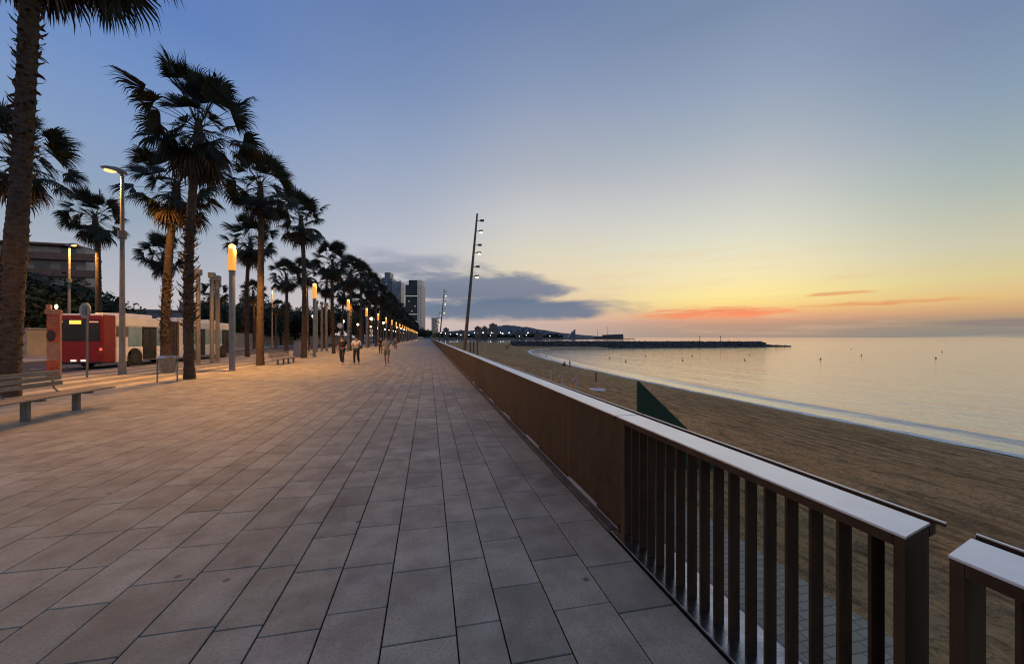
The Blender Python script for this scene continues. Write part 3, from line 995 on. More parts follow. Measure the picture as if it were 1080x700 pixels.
# local +x runs left along the facade; facade looks to local +y or -y -> towards the camera
sgn = 1 if (Matrix.Rotation(blk.rotation_euler[2], 3, 'Z') @ Vector((0, 1, 0))).dot(-p1.normalized()) > 0 else -1
WL = 42
q = MB(); q.box(2.5, min(0, -sgn * 3.2), 0, WL, max(0, -sgn * 3.2), 18.6); q.build('wall', m_bwall, blk)
for f in range(6):
    z = 1.0 + f * 3.05
    if f:
        s_ = MB(); s_.box(-.2, min(.4 * sgn, 2.0 * sgn) - 1.2 * (sgn > 0) * 0, z - .35, WL, max(.003 * sgn, 2.0 * sgn), z + .0)
        s_.build('balcony_floor', m_slabedge, blk)
        pr = MB(); pr.box(-.15, min(1.86 * sgn, 1.97 * sgn), z + .003, WL, max(1.86 * sgn, 1.97 * sgn), z + .95); pr.build('balcony_parapet', m_slabedge, blk)
    for c_ in range(10):
        x0 = 4 + c_ * 3.8
        wn = MB(); wn.box(x0, min(.004 * sgn, .05 * sgn), z + .15, x0 + 2.2, max(.004 * sgn, .05 * sgn), z + 2.3)
        wn.build('window', m_glassd if (c_ + f) % 3 else mat('curtain_glass', (.35, .33, .30), .3, var=.2, scale=1), blk)
rf = MB(); rf.box(3.2, min(-sgn * 3.4, 1.6 * sgn), 18.65, WL + .5, max(-sgn * 3.4, 1.6 * sgn), 19.0); rf.build('roof', m_slabedge, blk)
pp = MB(); pp.tube([(.1, 1.7 * sgn, 0), (.1, 1.7 * sgn, 18.6)], .18, 8); pp.build('column', m_bwall, blk)

m_grey = mat('grey_render', (.26, .25, .24), .85, var=.12, scale=.5)
p2 = far(128, 95)
lb = empty('low_building', (p2.x, p2.y, 0), R(12), 'low grey flat-roofed building stepping up behind the bus', 'building')
MB().box(0, 0, 0, 22, 10, 8.2).build('wall', m_grey, lb)
MB().box(-.3, -.3, 8.25, 22.3, 10.3, 8.7).build('roof', m_grey, lb)
MB().box(11, 1, 8.703, 21, 9, 10.9).build('penthouse', m_grey, lb)
for k in range(6):
    MB().box(1 + k * 3.6, -.05, 4.6, 3.2 + k * 3.6, -.003, 6.6).build('window', m_glassd, lb)
p3 = far(190, 105)
lb2 = empty('low_building', (p3.x, p3.y, 0), R(8), 'pale low building seen between the two nearest palm trunks', 'building')
MB().box(0, 0, 0, 16, 10, 9.6).build('wall', mat('pale_render', (.45, .42, .38), .85, var=.08, scale=.5), lb2)
MB().box(-.2, -.2, 9.65, 16.2, 10.2, 10.1).build('roof', m_grey, lb2)
for k in range(5):
    MB().box(1 + k * 3, -.05, 5.6, 2.8 + k * 3, -.003, 7.6).build('window', m_glassd, lb2)

# the pale wall across the road
wl = empty('garden_wall', (-33, 40, 0), 0, 'long pale wall across the road in front of the dark trees', 'wall')
m_walls = mat('sandy_wall', (.36, .30, .22), .9, var=.15, scale=.8)
MB().box(-.2, 0, 0, .2, 130, 2.3).build('wall_body', m_walls, wl)
MB().box(-.28, -.05, 2.303, .28, 130.05, 2.42, .01).build('coping', m_kerb, wl)


# towers
def tower_windows(mb_frame, mb_glass, x0, x1, y, z0, z1, nf, nc, side):
    pass


m_tg = mat('tower_glass', (.03, .042, .045), .4, 0, var=.3, scale=.06, spec=.25)
m_tconc = mat('tower_cladding', (.84, .66, .52), .8, var=.05, scale=.05)  # sunrise warmth on the pale side put into the cladding colour
m_tline = emit('tower_light_band', (1.0, .93, .78), .55)
p = far(436.3, 1010)
tw = empty('office_tower', (p.x, p.y, -2), -YAW, 'dark glass office tower with a pale side, right one of the two towers', 'skyscraper')
MB().box(-22, 0, 0, 9.5, 38, 142).build('glass_front', m_tg, tw)
MB().box(9.55, .0, 0, 22, 38, 142.0).build('side_wall', m_tconc, tw)
MB().box(-14.0, 4, 142.05, 8.5, 34, 155).build('rooftop_block', m_tg, tw)
MB().box(8.55, 4, 142.05, 18, 34, 155).build('rooftop_block', m_tconc, tw)
fl = MB()
for k in range(38):
    fl.box(-22, -.35, 4 + k * 3.65, 9.5, -.01, 4.9 + k * 3.65)
fl.build('floor_bands', mat('tower_spandrel', (.035, .042, .05), .5, var=.2, scale=.05), tw)
for z in (45.5, 64, 112):
    MB().box(-16 if z < 100 else -21, -.6, z, 9.4, -.37, z + 1.3).build('lit_floor', m_tline, tw)
for z, x in ((30, -12), (52, -18), (85, 2), (72, -6), (98, -14), (22, 4)):
    MB().box(x, -.6, z, x + 3, -.37, z + 1.6).build('lit_window', m_tline, tw)
sw = MB()
for k in range(34):
    for c_ in range(2):
        sw.box(11 + c_ * 5.5, -.2, 6 + k * 4, 14 + c_ * 5.5, -.004, 8 + k * 4)
sw.build('side_windows', mat('tower_side_glass', (.45, .36, .30), .4, var=.2, scale=.1), tw)
p = far(411, 1060)
m_hg = mat('hotel_glass', (.10, .145, .17), .3, .1, var=.35, scale=.05, spec=.6)
m_hs = mat('hotel_steel', (.26, .30, .33), .55, .2, var=.15, scale=.1)
tw = empty('hotel_tower', (p.x, p.y, -2), -YAW, 'blue grey tower wrapped in a steel lattice, left one of the two towers', 'skyscraper')
MB().box(-23, 0, 0, 6, 40, 168).build('glass_front', m_hg, tw)
MB().box(6.1, 2, 0, 30, 40, 158).build('glass_side', mat('hotel_side_glass', (.22, .26, .28), .35, .1, var=.4, scale=.07), tw)
MB().box(-16, 6, 168.05, 0, 34, 184).build('rooftop_block', m_hg, tw)
la = MB()
for x in (-25.5, -9, 8, 31.5):
    la.box(x - .6, -3.4, 0, x + .6, -2.2, 176 if x < 10 else 160)
for k in range(12):
    z = 6 + k * 14
    for xa, xb in ((-25.5, -9), (-9, 8), (8, 31.5)):
        if z + 14 < (176 if xb < 10 else 165):
            la.tube([(xa, -2.8, z), (xb, -2.8, z + 14)], .45, 4); la.tube([(xb, -2.8, z), (xa, -2.8, z + 14)], .45, 4)
    la.box(-25.5, -3.2, z - .4, 31.5, -2.6, z + .4)
la.build('steel_lattice', m_hs, tw)
fl = MB()
for k in range(42):
    fl.box(-23, -.3, 5 + k * 3.8, 6, -.01, 6.3 + k * 3.8)
fl.build('floor_bands', mat('hotel_spandrel', (.05, .065, .08), .5, var=.2, scale=.05), tw)
for x, z in ((-10, 150), (-9, 128), (-12, 88)):
    MB().box(x, -.5, z, x + 2.5, -.32, z + 2).build('lit_window', m_tline, tw)
p = far(458, 1250)
ap = empty('apartment_tower', (p.x, p.y, -2), -YAW, 'pale hazy tower block behind the row of leaning lamp masts', 'building')
MB().box(-9, 0, 0, 9, 18, 68).build('wall', m_tconc, ap)
fl = MB()
for k in range(18):
    for c_ in range(4):
        fl.box(-8 + c_ * 4.2, -.2, 4 + k * 3.5, -5.6 + c_ * 4.2, -.01, 5.8 + k * 3.5)
fl.build('windows', m_glassd, ap)

# blocks on the far shore
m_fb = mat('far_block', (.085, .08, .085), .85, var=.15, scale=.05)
for q, (u, wpx, h, zc, lab) in enumerate(((470, 5, 27, 985, 'low dark block on the far shore right behind the leaning masts'),
        (486, 7, 21, 1000, 'wide low block on the far shore behind the tall mast base'),
        (504, 7, 31, 1000, 'mid-height block on the far shore, left of the two tall ones'),
        (511, 5, 32, 1020, 'block on the far shore just left of the tallest one'),
        (520, 8, 39, 1010, 'tallest dark block on the far shore of the bay'),
        (548, 8, 19, 1030, 'low block on the far shore in front of the hill crest'),
        (568, 9, 16, 1060, 'low wide block on the far shore under the right slope of the hill'))):
    p = far(u, zc); W = wpx / F_PX * zc
    b = empty('far_building', (p.x, p.y, -2.25), -YAW, lab, 'building', 'buildings on the far shore')
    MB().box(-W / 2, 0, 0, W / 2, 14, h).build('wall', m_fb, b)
    MB().box(-W / 4, 3, h + .05, W / 6, 10, h + 3).build('roof_block', m_fb, b)
    win = MB()
    for k in range(int(h / 3.2) - 1):
        win.box(-W / 2 + 1, -.2, 2 + k * 3.2, W / 2 - 1, -.01, 3.6 + k * 3.2)
    win.build('windows', m_glassd, b)
p = far(603.5, 1420)
sb = empty('sail_building', (p.x, p.y, -2.3), -YAW, 'blue sail-shaped building on the harbour front', 'building')
MB().prism([(-16, 0), (12, 0), (12, 36), (6, 31), (-4, 22), (-12, 10)], 1, 0, 12).build('wall', mat('sail_glass', (.14, .19, .24), .3, .1, var=.2, scale=.1), sb)
fl = MB()
for k in range(8):
    fl.box(-10 + k * 2.4 if k < 9 else 10, -.3, 3 + k * 3.4, 11, -.01, 4.2 + k * 3.4)
fl.build('floor_bands', m_fb, sb)
p = far(643, 1450)
hb = empty('harbour_building', (p.x, p.y, SEA_Z + 1.5), -YAW, 'long low dark harbour building on the outer breakwater', 'building')
MB().box(-55, 0, 0, 52, 20, 9).build('wall', m_fb, hb)
MB().prism([(-24, 9.05), (52, 9.05), (52, 17), (-24, 14)], 1, 2, 18).build('roof_block', m_fb, hb)
for x, h in ((-44, 34), (-6, 48)):
    MB().tube([(x, 4, 9), (x, 4, h)], [.9, .5], 6).build('mast', m_dark, hb)

# ================================================================== LAMPS
SOD = (1.0, .60, .20)
m_pole = mat('grey_pole', (.20, .21, .22), .5, .5, var=.15, scale=5)
m_polew = mat('pale_pole', (.20, .185, .165), .6, .2, var=.15, scale=5)
m_tubeglass = emit('lamp_glass_warm', (1.0, .42, .07), .95)


def lamp_light(parent, loc, power):
    """the lamp's own light, thrown downwards from its shielded head"""
    l = bpy.data.lights.new('lamp_light', 'SPOT'); l.energy = power; l.color = (1.0, .44, .09); l.shadow_soft_size = .12
    l.spot_size = R(168); l.spot_blend = .35
    o = bpy.data.objects.new('lamp_light', l); COL.objects.link(o); o.parent = parent; o.location = loc
    return o


def column_lamp(label, power):
    r = empty('column_lamp', (0, 0, 0), 0, label, 'street lamp', 'column lamps along the palm row')
    MB().tube([(0, 0, 0), (0, 0, .04), (0, 0, .05), (0, 0, 4.78)], [.16, .16, .13, .13], 20).build('post', m_pole, r, smooth='auto')
    MB().tube([(0, 0, 4.781), (0, 0, 4.83)], .15, 20).build('collar', m_pole, r, smooth='auto')
    MB().tube([(0, 0, 4.831), (0, 0, 5.85)], .165, 20).build('glass_tube', m_tubeglass, r, smooth='auto')
    MB().ball((0, 0, 5.97), .15, 14, 8).build('bulb', emit('sodium_bulb', (1.0, .66, .25), 1.6), r, smooth=True)
    if power:
        lamp_light(r, (.32, 0, 5.98), power)
    return r


LP = 2350
cl = column_lamp('nearest lit column lamp, grey post between the bin and the bench', LP)
cl.location = (-9.27, 21.0, 0)
cn = column_lamp('column lamp standing behind the near wooden bench', LP * .2)
cn.location = (-9.27, 7.3, 0)
LL = {1: 'second lit column lamp in the palm row', 2: 'third lit column lamp, behind the two walkers', 3: 'fourth lit column lamp, above the white-shirted walker'}
cm = column_lamp(LL[1], LP * .5)
cm.location = (-9.27, 21.0 + 13.7, 0)
for k in (2, 3):
    dup(cm, (-9.27, 21.0 + 13.7 * k, 0), 0, LL[k])
cl2 = column_lamp('lit column lamp in the far string of lights under the palms', LP * .32)
cl2.location = (-9.27, 21 + 13.7 * 4, 0)
for k in range(5, 24):
    dup(cl2, (-9.27, 21.0 + 13.7 * k, 0))
# smaller globes of light on the road side
gl = empty('globe_lamp', (-15.6, 58, 0), 0, 'small globe lamp on a thin post between the palm rows', 'street lamp', 'globe lamps on the road side')
MB().tube([(0, 0, 0), (0, 0, 4.3)], [.07, .05], 8).build('post', m_polew, gl)
MB().ball((0, 0, 4.55), .22, 12, 8).build('globe', emit('globe_glow', (1.0, .78, .45), 14), gl, smooth=True)
for k in range(1, 12):
    dup(gl, (-15.6 + .4 * (k % 2), 58 + 17 * k, 0))
for k in range(8):
    dup(gl, (-12.2, 88 + 23 * k, 0), 0, 'small globe lamp on a thin post between the palm rows', None, 1.25)


def arm_lamp(label, strength):
    r = empty('street_lamp', (0, 0, 0), 0, label, 'street lamp', 'tall road lamps')
    MB().tube([(0, 0, 0), (0, 0, .5), (0, 0, .55), (0, 0, 8.7)], [.14, .14, .11, .06], 12).build('pole', m_polew, r, smooth='auto')
    MB().tube([(0, 0, 5.9), (0, 0, 6.2)], .16, 10).build('collar', m_polew, r, smooth='auto')
    MB().tube([(0, 0, 8.65), (-.12, 0, 8.78), (-.5, 0, 8.84)], [.06, .05, .045], 8).build('arm', m_polew, r, smooth='auto')
    h = MB(); h.prism([(.14, 8.72), (.10, 8.84), (-.15, 8.92), (-.48, 8.92), (-.66, 8.86), (-.66, 8.83), (.12, 8.70)], 1, -.13, .13); h.build('luminaire', m_pole, r)
    l = MB(); l.ball((-.38, 0, 8.77), .15, 12, 8, .6, 1.5, .75); l.build('lens', emit('road_lamp', (1.0, .60, .20), 1.7), r, smooth=True)
    lamp_light(r, (-.55, 0, 8.6), strength)
    return r


al = arm_lamp('tall road lamp with its lit head above the bus stop sign', 1700)
al.location = (-13.0, 19.9, 0)
al.rotation_euler[2] = R(14)
a2 = dup(al, far(73, 30), R(165), 'lit road lamp across the road, in front of the apartment block')
dup(al, far(287, 56), R(168), 'road lamp beyond the pale wall, seen between the palms', None, 1.0)
a4 = dup(al, (-15.4, 47, 0), R(0), 'road lamp standing among the palms left of the walkers', None, .8)
# square headed posts
SQ = 'square-headed posts in threes'
sqp = empty('square_post', (-13.55, 26.6, 0), 0, 'square-headed grey post, nearest of the three behind the palm trunk', 'post', SQ)
MB().tube([(0, 0, 0), (0, 0, 5.35)], [.12, .11], 14).build('post', m_polew, sqp, smooth='auto')
MB().box(-.16, -.16, 5.352, .16, .16, 5.7, .02).build('head', m_pole, sqp)
dup(sqp, (-13.4, 27.8, 0), 0, 'square-headed grey post, middle one of the three behind the palm trunk')
dup(sqp, (-13.7, 29.1, 0), 0, 'square-headed grey post, rightmost of the three behind the palm trunk')
for k in range(3):
    dup(sqp, (-12.2 + .2 * k, 46.5 + 1.3 * k, 0), 0, 'square-headed post in the far group left of the walkers')

# leaning masts with spotlights on the sea side
m_mast = mat('mast_steel', (.12, .10, .085), .5, .5, var=.2, scale=3)
LEAN = 'leaning light masts on the sea side'
mst = empty('light_mast', (0, 0, 0), 0, 'tall leaning light mast rising behind the railing, three lamps lit', 'light mast', LEAN)
MH = 15.0; LX = 1.4
mx = lambda z: LX * (z / MH)
MB().tube([(0, 0, 0), (mx(5), 0, 5), (mx(10), 0, 10), (mx(MH), 0, MH)], [.17, .15, .12, .08], 12).build('pole', m_mast, mst, smooth='auto')
lit_hot = emit('mast_lamp', (1.0, .76, .34), 5)
for z, lit in ((14.35, 0), (13.4, 1), (12.15, 0), (11.45, 1), (10.2, 0), (9.35, 1)):
    hd = MB(); x = mx(z)
    hd.tube([(x, 0, z), (x + .42, -.05, z + .06)], [.035, .03], 6)
    hd.box(x + .32, -.19, z - .02, x + .66, .12, z + .12, .02)
    hd_o = hd.build('spotlight', m_mast, mst)
    if lit:
        MB().ball((x + .50, -.06, z - .07), .14, 10, 6, .6).build('lamp_lens', lit_hot, hd_o, smooth=True)
MX = 3.0
mst.location = (MX - .15, 34.4, WALK_Z + .06)
mst2 = copy_tree(mst); mst2.location = (MX - .5, 104, WALK_Z + .06); mst2.scale = (1.12,) * 3
mst2['label'] = 'second leaning light mast, its lamps strung above the end of the railing'
for k in range(3, 11):
    dup(mst, (MX, 34.4 + 44 * k, WALK_Z + .06), 0, 'leaning light mast in the far cluster of lights at the end of the railing')
# lights on the far shore
FL = 'lights along the far shore'
fs = empty('shore_lamp', tuple(far(482, 975, -2.2)), 0, 'lit lamp post on the far shore of the bay', 'street lamp', FL)
MB().tube([(0, 0, 0), (0, 0, 12)], [.3, .2], 5).build('post', m_dark, fs)
MB().ball((0, -.0, 12.6), .62, 8, 6).build('lamp_head', emit('shore_glow', (1.0, .95, .82), 22), fs, smooth=True)
for u, zc, s in ((490, 960, 1), (494.5, 975, .8), (500.5, 960, 1.5), (509.5, 955, 1.9), (518.5, 965, 1.25), (528, 960, 1.35), (530.3, 965, 1.1), (537, 960, 1.25), (555, 975, .8), (557, 980, 1.35), (517, 970, .75), (486, 960, .8), (475, 955, 1), (470, 955, 1.1), (580, 1060, .7), (465, 955, 1.2), (548, 990, .6)):
    dup(fs, tuple(far(u, zc, -2.2)), 0, None, None, s if s < 1.3 else 1.25)

# ================================================================== BENCHES, BIN, SIGN, TOTEM
m_wood = mat('weathered_wood', (.25, .20, .145), .7, var=.3, scale=3, stretch=(10, 1, 10), bump=.002, bscale=20)
m_benchleg = mat('bench_concrete', (.20, .18, .16), .8, var=.15, scale=6)


def bench(L, label):
    r = empty('bench', (0, 0, 0), 0, label, 'bench', 'wooden benches facing the sea')
    for k in range(5):
        x = .06 + k * .115
        MB().box(x, -L / 2, .40, x + .098, L / 2, .432, .005).build('seat_slat', m_wood, r)
    MM = Matrix.Rotation(R(-12), 4, 'Y')
    for k in range(3):
        z = .56 + k * .115
        x = -.02 - (z - .45) * .2
        MB().box(x, -L / 2, z, x + .035, L / 2 - .55, z + .092, .006).build('back_slat', m_wood, r)
    for y in (-L / 2 + .6, -L / 2 + 1.75, L / 2 - 1.85, L / 2 - .7):
        MB().box(.28, y - .045, 0, .39, y + .045, .36, .008).build('leg', m_benchleg, r)
        MB().box(.05, y - .035, .361, .63, y + .035, .399, .004).build('seat_bearer', m_benchleg, r)
        if y < L / 2 - .6:
            MB().tube([(.05, y, .38), (-.06, y, .5), (-.11, y, .88)], .018, 6).build('back_support', m_benchleg, r)
    return r


b1 = bench(4.6, 'long wooden bench in the left foreground, cut off by the frame')
b1.location = (-7.9, 8.75, 0); b1.rotation_euler[2] = R(2)
b2 = dup(b1, (-8.95, 26.4, 0), R(0), 'wooden bench standing beside the orange-lit palm trunk', None, .82)

m_bin = mat('bin_steel', (.26, .25, .23), .45, .7, var=.2, scale=8)
bn = empty('litter_bin', (-9.3, 16.35, 0), R(20), 'round metal litter bin on two legs beside the shaggy palm', 'litter bin')
MM = Matrix.Translation((0, 0, .62)) @ Matrix.Rotation(R(10), 4, 'X')
q = MB(); pts = [MM @ Vector((0, 0, z)) for z in (-.27, -.25, .24, .27)]
q.tube(pts, [.19, .22, .25, .25], 20); q.build('drum', m_bin, bn, smooth='auto')
q = MB(); q.tube([MM @ Vector((0, 0, .271)), MM @ Vector((0, 0, .29))], [.268, .268], 20); q.build('rim', m_galv, bn, smooth='auto')
for s in (-1, 1):
    MB().tube([(s * .275, 0, 0), (s * .275, 0, .80)], .025, 8).build('leg', m_bin, bn)

sg = empty('sign_post', (-13.4, 18.7, 0), R(-25), 'round traffic sign on a thin post in front of the bus', 'traffic sign')
MB().tube([(0, 0, 0), (0, 0, 3.0)], .035, 8).build('post', m_polew, sg)
q = MB(); q.tube([(0, -.045, 2.68), (0, -.075, 2.68)], .31, 24); q.build('sign_disc', mat('sign_grey', (.33, .32, .29), .5, .3, var=.15, scale=3), sg)
MB().box(-.11, -.10, 2.50, .11, -.078, 2.88, .004).build('sign_clamp', m_polew, sg)

tt = empty('totem', (-14.8, 19.1, 0), R(22), 'red and cream information totem standing left of the bus', 'information column')
m_tred = mat('totem_red', (.50, .09, .035), .5, var=.3, scale=4)
m_tcream = mat('totem_cream', (.42, .20, .11), .6, var=.2, scale=5)
MB().box(-.30, -.16, 0, .30, .16, .62, .01).build('base', m_tred, tt)
MB().box(-.29, -.15, .623, .29, .15, 1.30, .006).build('lower_panel', m_tcream, tt)
MB().box(-.29, -.15, 1.303, .29, .15, 2.35, .006).build('upper_panel', m_tred, tt)
q = MB(); q.tube([(-.08, -.153, 1.55), (-.08, -.165, 1.55)], .22, 20); q.build('emblem', mat('totem_dark', (.06, .03, .025), .5), tt)
q = MB()
for k in range(4):
    q.box(-.24, -.156, 1.85 + k * .11, .24, -.151, 1.89 + k * .11)
q.build('print_lines', m_tcream, tt)
MB().box(-.38, -.2, 2.353, .38, .2, 2.52, .02).build('cap', m_tcream, tt)
MB().box(-.34, -.12, 2.523, -.1, .12, 2.70, .02).build('crest', m_tcream, tt)
MB().box(.30, -.16, .0, .345, .16, 2.35, .006).build('side_trim', m_tcream, tt)
tt.scale = (.58, .58, 1.08)
MB().ball((.12, 0, 2.64), .085, 10, 6).build('lamp', emit('totem_lamp', (1, .8, .55), 6), tt, smooth=True)

# ================================================================== BUS
m_bwhite = mat('bus_white', (.84, .80, .74), .35, var=.05, scale=1.5)
m_bred = mat('bus_red', (.24, .010, .008), .35, var=.08, scale=2)
m_bglass = mat('bus_glass', (.02, .022, .022), .2, var=.3, scale=1, spec=.3)
m_bside = mat('bus_side_glass', (.06, .065, .055), .12, var=.6, scale=2.2, spec=.55)
for nd in m_bside.node_tree.nodes:
    if nd.type == 'BSDF_PRINCIPLED':          # the bus is lit inside
        nd.inputs['Emission Color'].default_value = (.75, .85, .62, 1); nd.inputs['Emission Strength'].default_value = .10
m_black = mat('black_rubber', (.018, .018, .018), .8, var=.2)
m_bellow = mat('bellows_rubber', (.10, .075, .06), .85, var=.25, scale=3)
bus = empty('articulated_bus', (-17.4, 25.3, -.13), 0, 'red and white articulated city bus stopped at the kerb, seen from behind', 'bus')
W = 2.42
# local x: 0 = right side, -W = left; y along travel
for (ya, yb, nm) in ((.9, 5.5, 'rear_body'), (6.7, 14.2, 'front_body')):
    q = MB(); q.box(-W, ya, .33, 0, yb, 1.18, .03); q.box(-W, ya, 2.38, 0, yb, 2.98, .08); q.box(-W + .06, ya, 1.17, -.05, yb, 2.40); q.build('body', m_bwhite, bus)
q = MB(); q.box(-W, 0, .33, 0, .895, 3.0, .07); q.build('rear_body', m_bred, bus)
MB().box(-W + .12, -.02, 1.55, -.14, -.0005, 2.72, .004).build('rear_window', m_bglass, bus)
q = MB(); q.box(-W + .03, .002, 2.86, -.03, .6, 3.03, .03); q.build('rear_fairing', m_bwhite, bus)
MB().box(-1.5, -.032, 2.46, -.98, -.021, 2.66).build('route_sign', emit('amber_sign', (1, .55, .08), 1.6), bus)
for x in (-W + .2, -.62):
    MB().box(x, -.03, 2.55, x + .42, -.021, 2.62).build('marker_light', emit('marker_glow', (1, .35, .25), .9), bus)
m_tail = emit('tail_light', (1, .12, .06), 1.1)
for x in (-W + .04, -.17):
    MB().box(x, -.025, 1.02, x + .13, -.0005, 1.16, .004).build('tail_light', m_tail, bus)
    MB().box(x, -.025, .80, x + .13, -.0005, .96, .004).build('tail_light', mat('tail_dull', (.3, .03, .02), .3), bus)
for x in (-1.45, -1.0):
    MB().box(x, -.03, .44, x + .24, -.0005, .54, .004).build('plate_light', emit('plate_glow', (1, .82, .7), 1.2), bus)
MB().box(-W + .05, -.06, .30, -.05, .05, .42, .02).build('bumper', m_black, bus)
# slanted end of the red on the side, windows and doors
MB().prism([(.90, .36), (1.75, .36), (1.75, 1.16), (.90, 1.75)], 0, .003, .012).build('side_panel', m_bwhite, bus)
for ya, yb in ((1.85, 2.9), (4.25, 5.42), (7.05, 8.5), (9.9, 11.2), (11.3, 12.4)):
    MB().box(-.045, ya, 1.20, -.002, yb, 2.37, .004).build('window', m_bside, bus)
    MB().box(-W + .002, ya, 1.20, -W + .045, yb, 2.37, .004).build('window', m_bglass, bus)
MB().box(-.045, .95, 1.78, -.002, 1.8, 2.37, .004).build('window', mat('vent_grille', (.12, .11, .10), .7, var=.4, scale=12), bus)
for ya, yb in ((2.98, 4.2), (8.58, 9.8), (12.5, 13.6)):
    d = MB().box(-.03, ya, .36, .012, yb, 2.40, .006).build('door', m_black, bus)
    for k in range(2):
        a = ya + .07 + k * (yb - ya) / 2; MB().box(.013, a, .55, .02, a + (yb - ya) / 2 - .14, 2.25).build('door_glass', m_bglass, d)
bl = MB()
for k in range(8):
    a = 5.505 + k * .149
    bl.box(-W + .05 + .05 * (k % 2), a, .5, -.05 - .05 * (k % 2), a + .148, 2.85)
bl.build('bellows', m_bellow, bus)
for y in (2.3, 7.9, 12.9 - .4):
    arch = MB(); arch.tube([(-.10, y, .48), (.016, y, .48)], .62, 24); arch.build('wheel_arch', m_black, bus)
    for x in (.018, -W + .25):
        wq = MB(); wq.tube([(x - .24, y, .48), (x - .02, y, .48), (x, y, .48)], [.48, .48, .43], 24); wo_ = wq.build('wheel', m_black, bus, smooth='auto')
        r_ = MB(); r_.tube([(x + .001, y, .48), (x + .008, y, .48)], [.27, .2], 16); r_.build('rim', m_dark, wo_)
for ya, yb in ((2.2, 4.6), (7.5, 9.6), (10.8, 12.8)):
    MB().box(-W + .45, ya, 2.985, -.45, yb, 3.2, .06).build('roof_unit', m_bwhite, bus)
MB().box(.0125, 1.85, .45, .016, 2.0, .9).build('reflector', m_bred, bus)

# ================================================================== FIN ON THE BEACH, SMALL BEACH THINGS
m_green = mat('green_board', (.018, .05, .022), .7, var=.2, scale=2)
p = at(674.5, 0, 0) if False else far(674.5, 12.0)
zb = sand_z(p.x, p.y)
Ht = CAM_H - 46.5 / F_PX * 12.0 - zb
fin = empty('triangular_screen', (p.x, p.y, zb), -YAW, 'dark green triangular board standing on the sand beside the wall', 'screen')
MB().prism([(0, 0), (Ht * 1.02, 0), (0, Ht)], 1, 0, .09).build('board', m_green, fin)
MB().box(-.06, -.004, 0, -.003, .094, Ht + .01).build('edge_post', m_green, fin)

m_pale = mat('pale_post', (.42, .38, .32), .6, var=.15, scale=6)
SH = 'beach shower posts'
def hooked(u, vt, label):
    p = far(u, F_PX * (CAM_H + .35) / (vt - VH)); z = sand_z(p.x, p.y)
    o = empty('shower_post', (p.x, p.y, z), -YAW, label, 'beach shower', SH)
    h = -.35 - z
    MB().tube([(0, 0, 0), (0, 0, h - .06)], .06, 8).build('post', m_pale, o)
    MB().tube([(0, 0, h - .08), (-.04, 0, h), (-.15, 0, h), (-.19, 0, h - .06)], .05, 8).build('shower_arm', m_pale, o)
hooked(581, 392, 'pale hooked shower post on the beach, farthest of the three')
hooked(593, 396.5, 'pale hooked shower post on the beach, middle of the three')
hooked(608, 400.5, 'pale hooked shower post on the beach, nearest of the three')
p = at(630, 409.3, -2.45); z = sand_z(p.x, p.y)
bt = empty('dinghy', (p.x, p.y, z), R(-25), 'small white upturned dinghy lying on the sand', 'boat')
bt.scale = (.5,) * 3
hull = MB()
rows = []
for k in range(9):
    t = k / 8; wdt = .55 * math.sin(math.pi * (.12 + .86 * (1 - t))) ** .6 if t < 1 else .05
    hh = .42 * (1 - .35 * t) * (.8 if k == 0 else 1)
    rows.append([(-1.3 + 2.6 * t, wdt * math.cos(a), -.02 + hh * math.sin(a)) for a in np.linspace(0, math.pi, 9)])
for a, b in zip(rows[:-1], rows[1:]):
    for k in range(8):
        hull.face(a[k], b[k], b[k + 1], a[k + 1])
hull.face(*rows[0]); hull.build('hull', m_white, bt, smooth=True)
MB().box(-1.2, -.03, .36, 1.0, .03, .44, .01).build('keel', m_pale, bt)
p = far(626, 40); z = sand_z(p.x, p.y)
o = empty('marker_post', (p.x, p.y - .6, z), 0, 'short white-topped post standing beside the dinghy', 'post')
MB().tube([(0, 0, 0), (0, 0, .95)], .07, 8).build('post', m_dark, o); MB().box(-.12, -.12, .952, .12, .12, 1.1, .02).build('top', m_white, o)
# wooden posts behind the railing
m_post = mat('old_timber', (.16, .12, .085), .85, var=.3, scale=4)
for q, (u, lab) in enumerate(((496, 'dark timber post on the beach, next to the tall mast'), (499.5, 'dark timber post on the beach, second from the mast'), (503.5, 'timber post on the beach, third from the mast'), (512, 'pale timber post on the beach, farthest right of the row'))):
    zc = 46 + 1.0 * q
    p = far(u, zc); z = sand_z(p.x, p.y)
    o = empty('timber_post', (p.x, p.y, z), 0, lab, 'post', 'timber posts on the beach')
    MB().tube([(0, 0, 0), (0, 0, 1.05 - z)], [.13, .11], 8).build('post', m_post if q < 3 else m_pale, o)
    MB().box(-.14, -.14, 1.05 - z + .002, .14, .14, 1.16 - z, .02).build('cap', m_post, o)
# buoys
m_buoy = mat('buoy_plastic', (.16, .07, .03), .5, var=.2)
for q, (u, v) in enumerate(((643, 377.5), (660, 381), (681, 375.5), (720, 380), (730, 375.5), (785.5, 379.5), (790.5, 374.5), (865.5, 378.5), (897.5, 367.5), (908.5, 374.5), (993.5, 370.5), (987, 377.5), (576, 374.8))):
    p = at(u, v + .4, SEA_Z)
    o = empty('buoy', (p.x, p.y, SEA_Z), 0, 'small dark marker buoy floating on the calm bay', 'buoy', 'buoys on the bay')
    o.scale = (.62,) * 3
    MB().ball((0, 0, .06), .30, 12, 8).build('float', m_buoy, o, smooth=True)
    MB().tube([(0, 0, .38), (0, 0, .75)], [.12, .03], 8).build('top_cone', m_buoy, o)


# ================================================================== PEOPLE
m_skin = mat('skin', (.36, .20, .13), .6, var=.08, scale=6)
m_hair = mat('dark_hair', (.02, .015, .012), .6, var=.3)


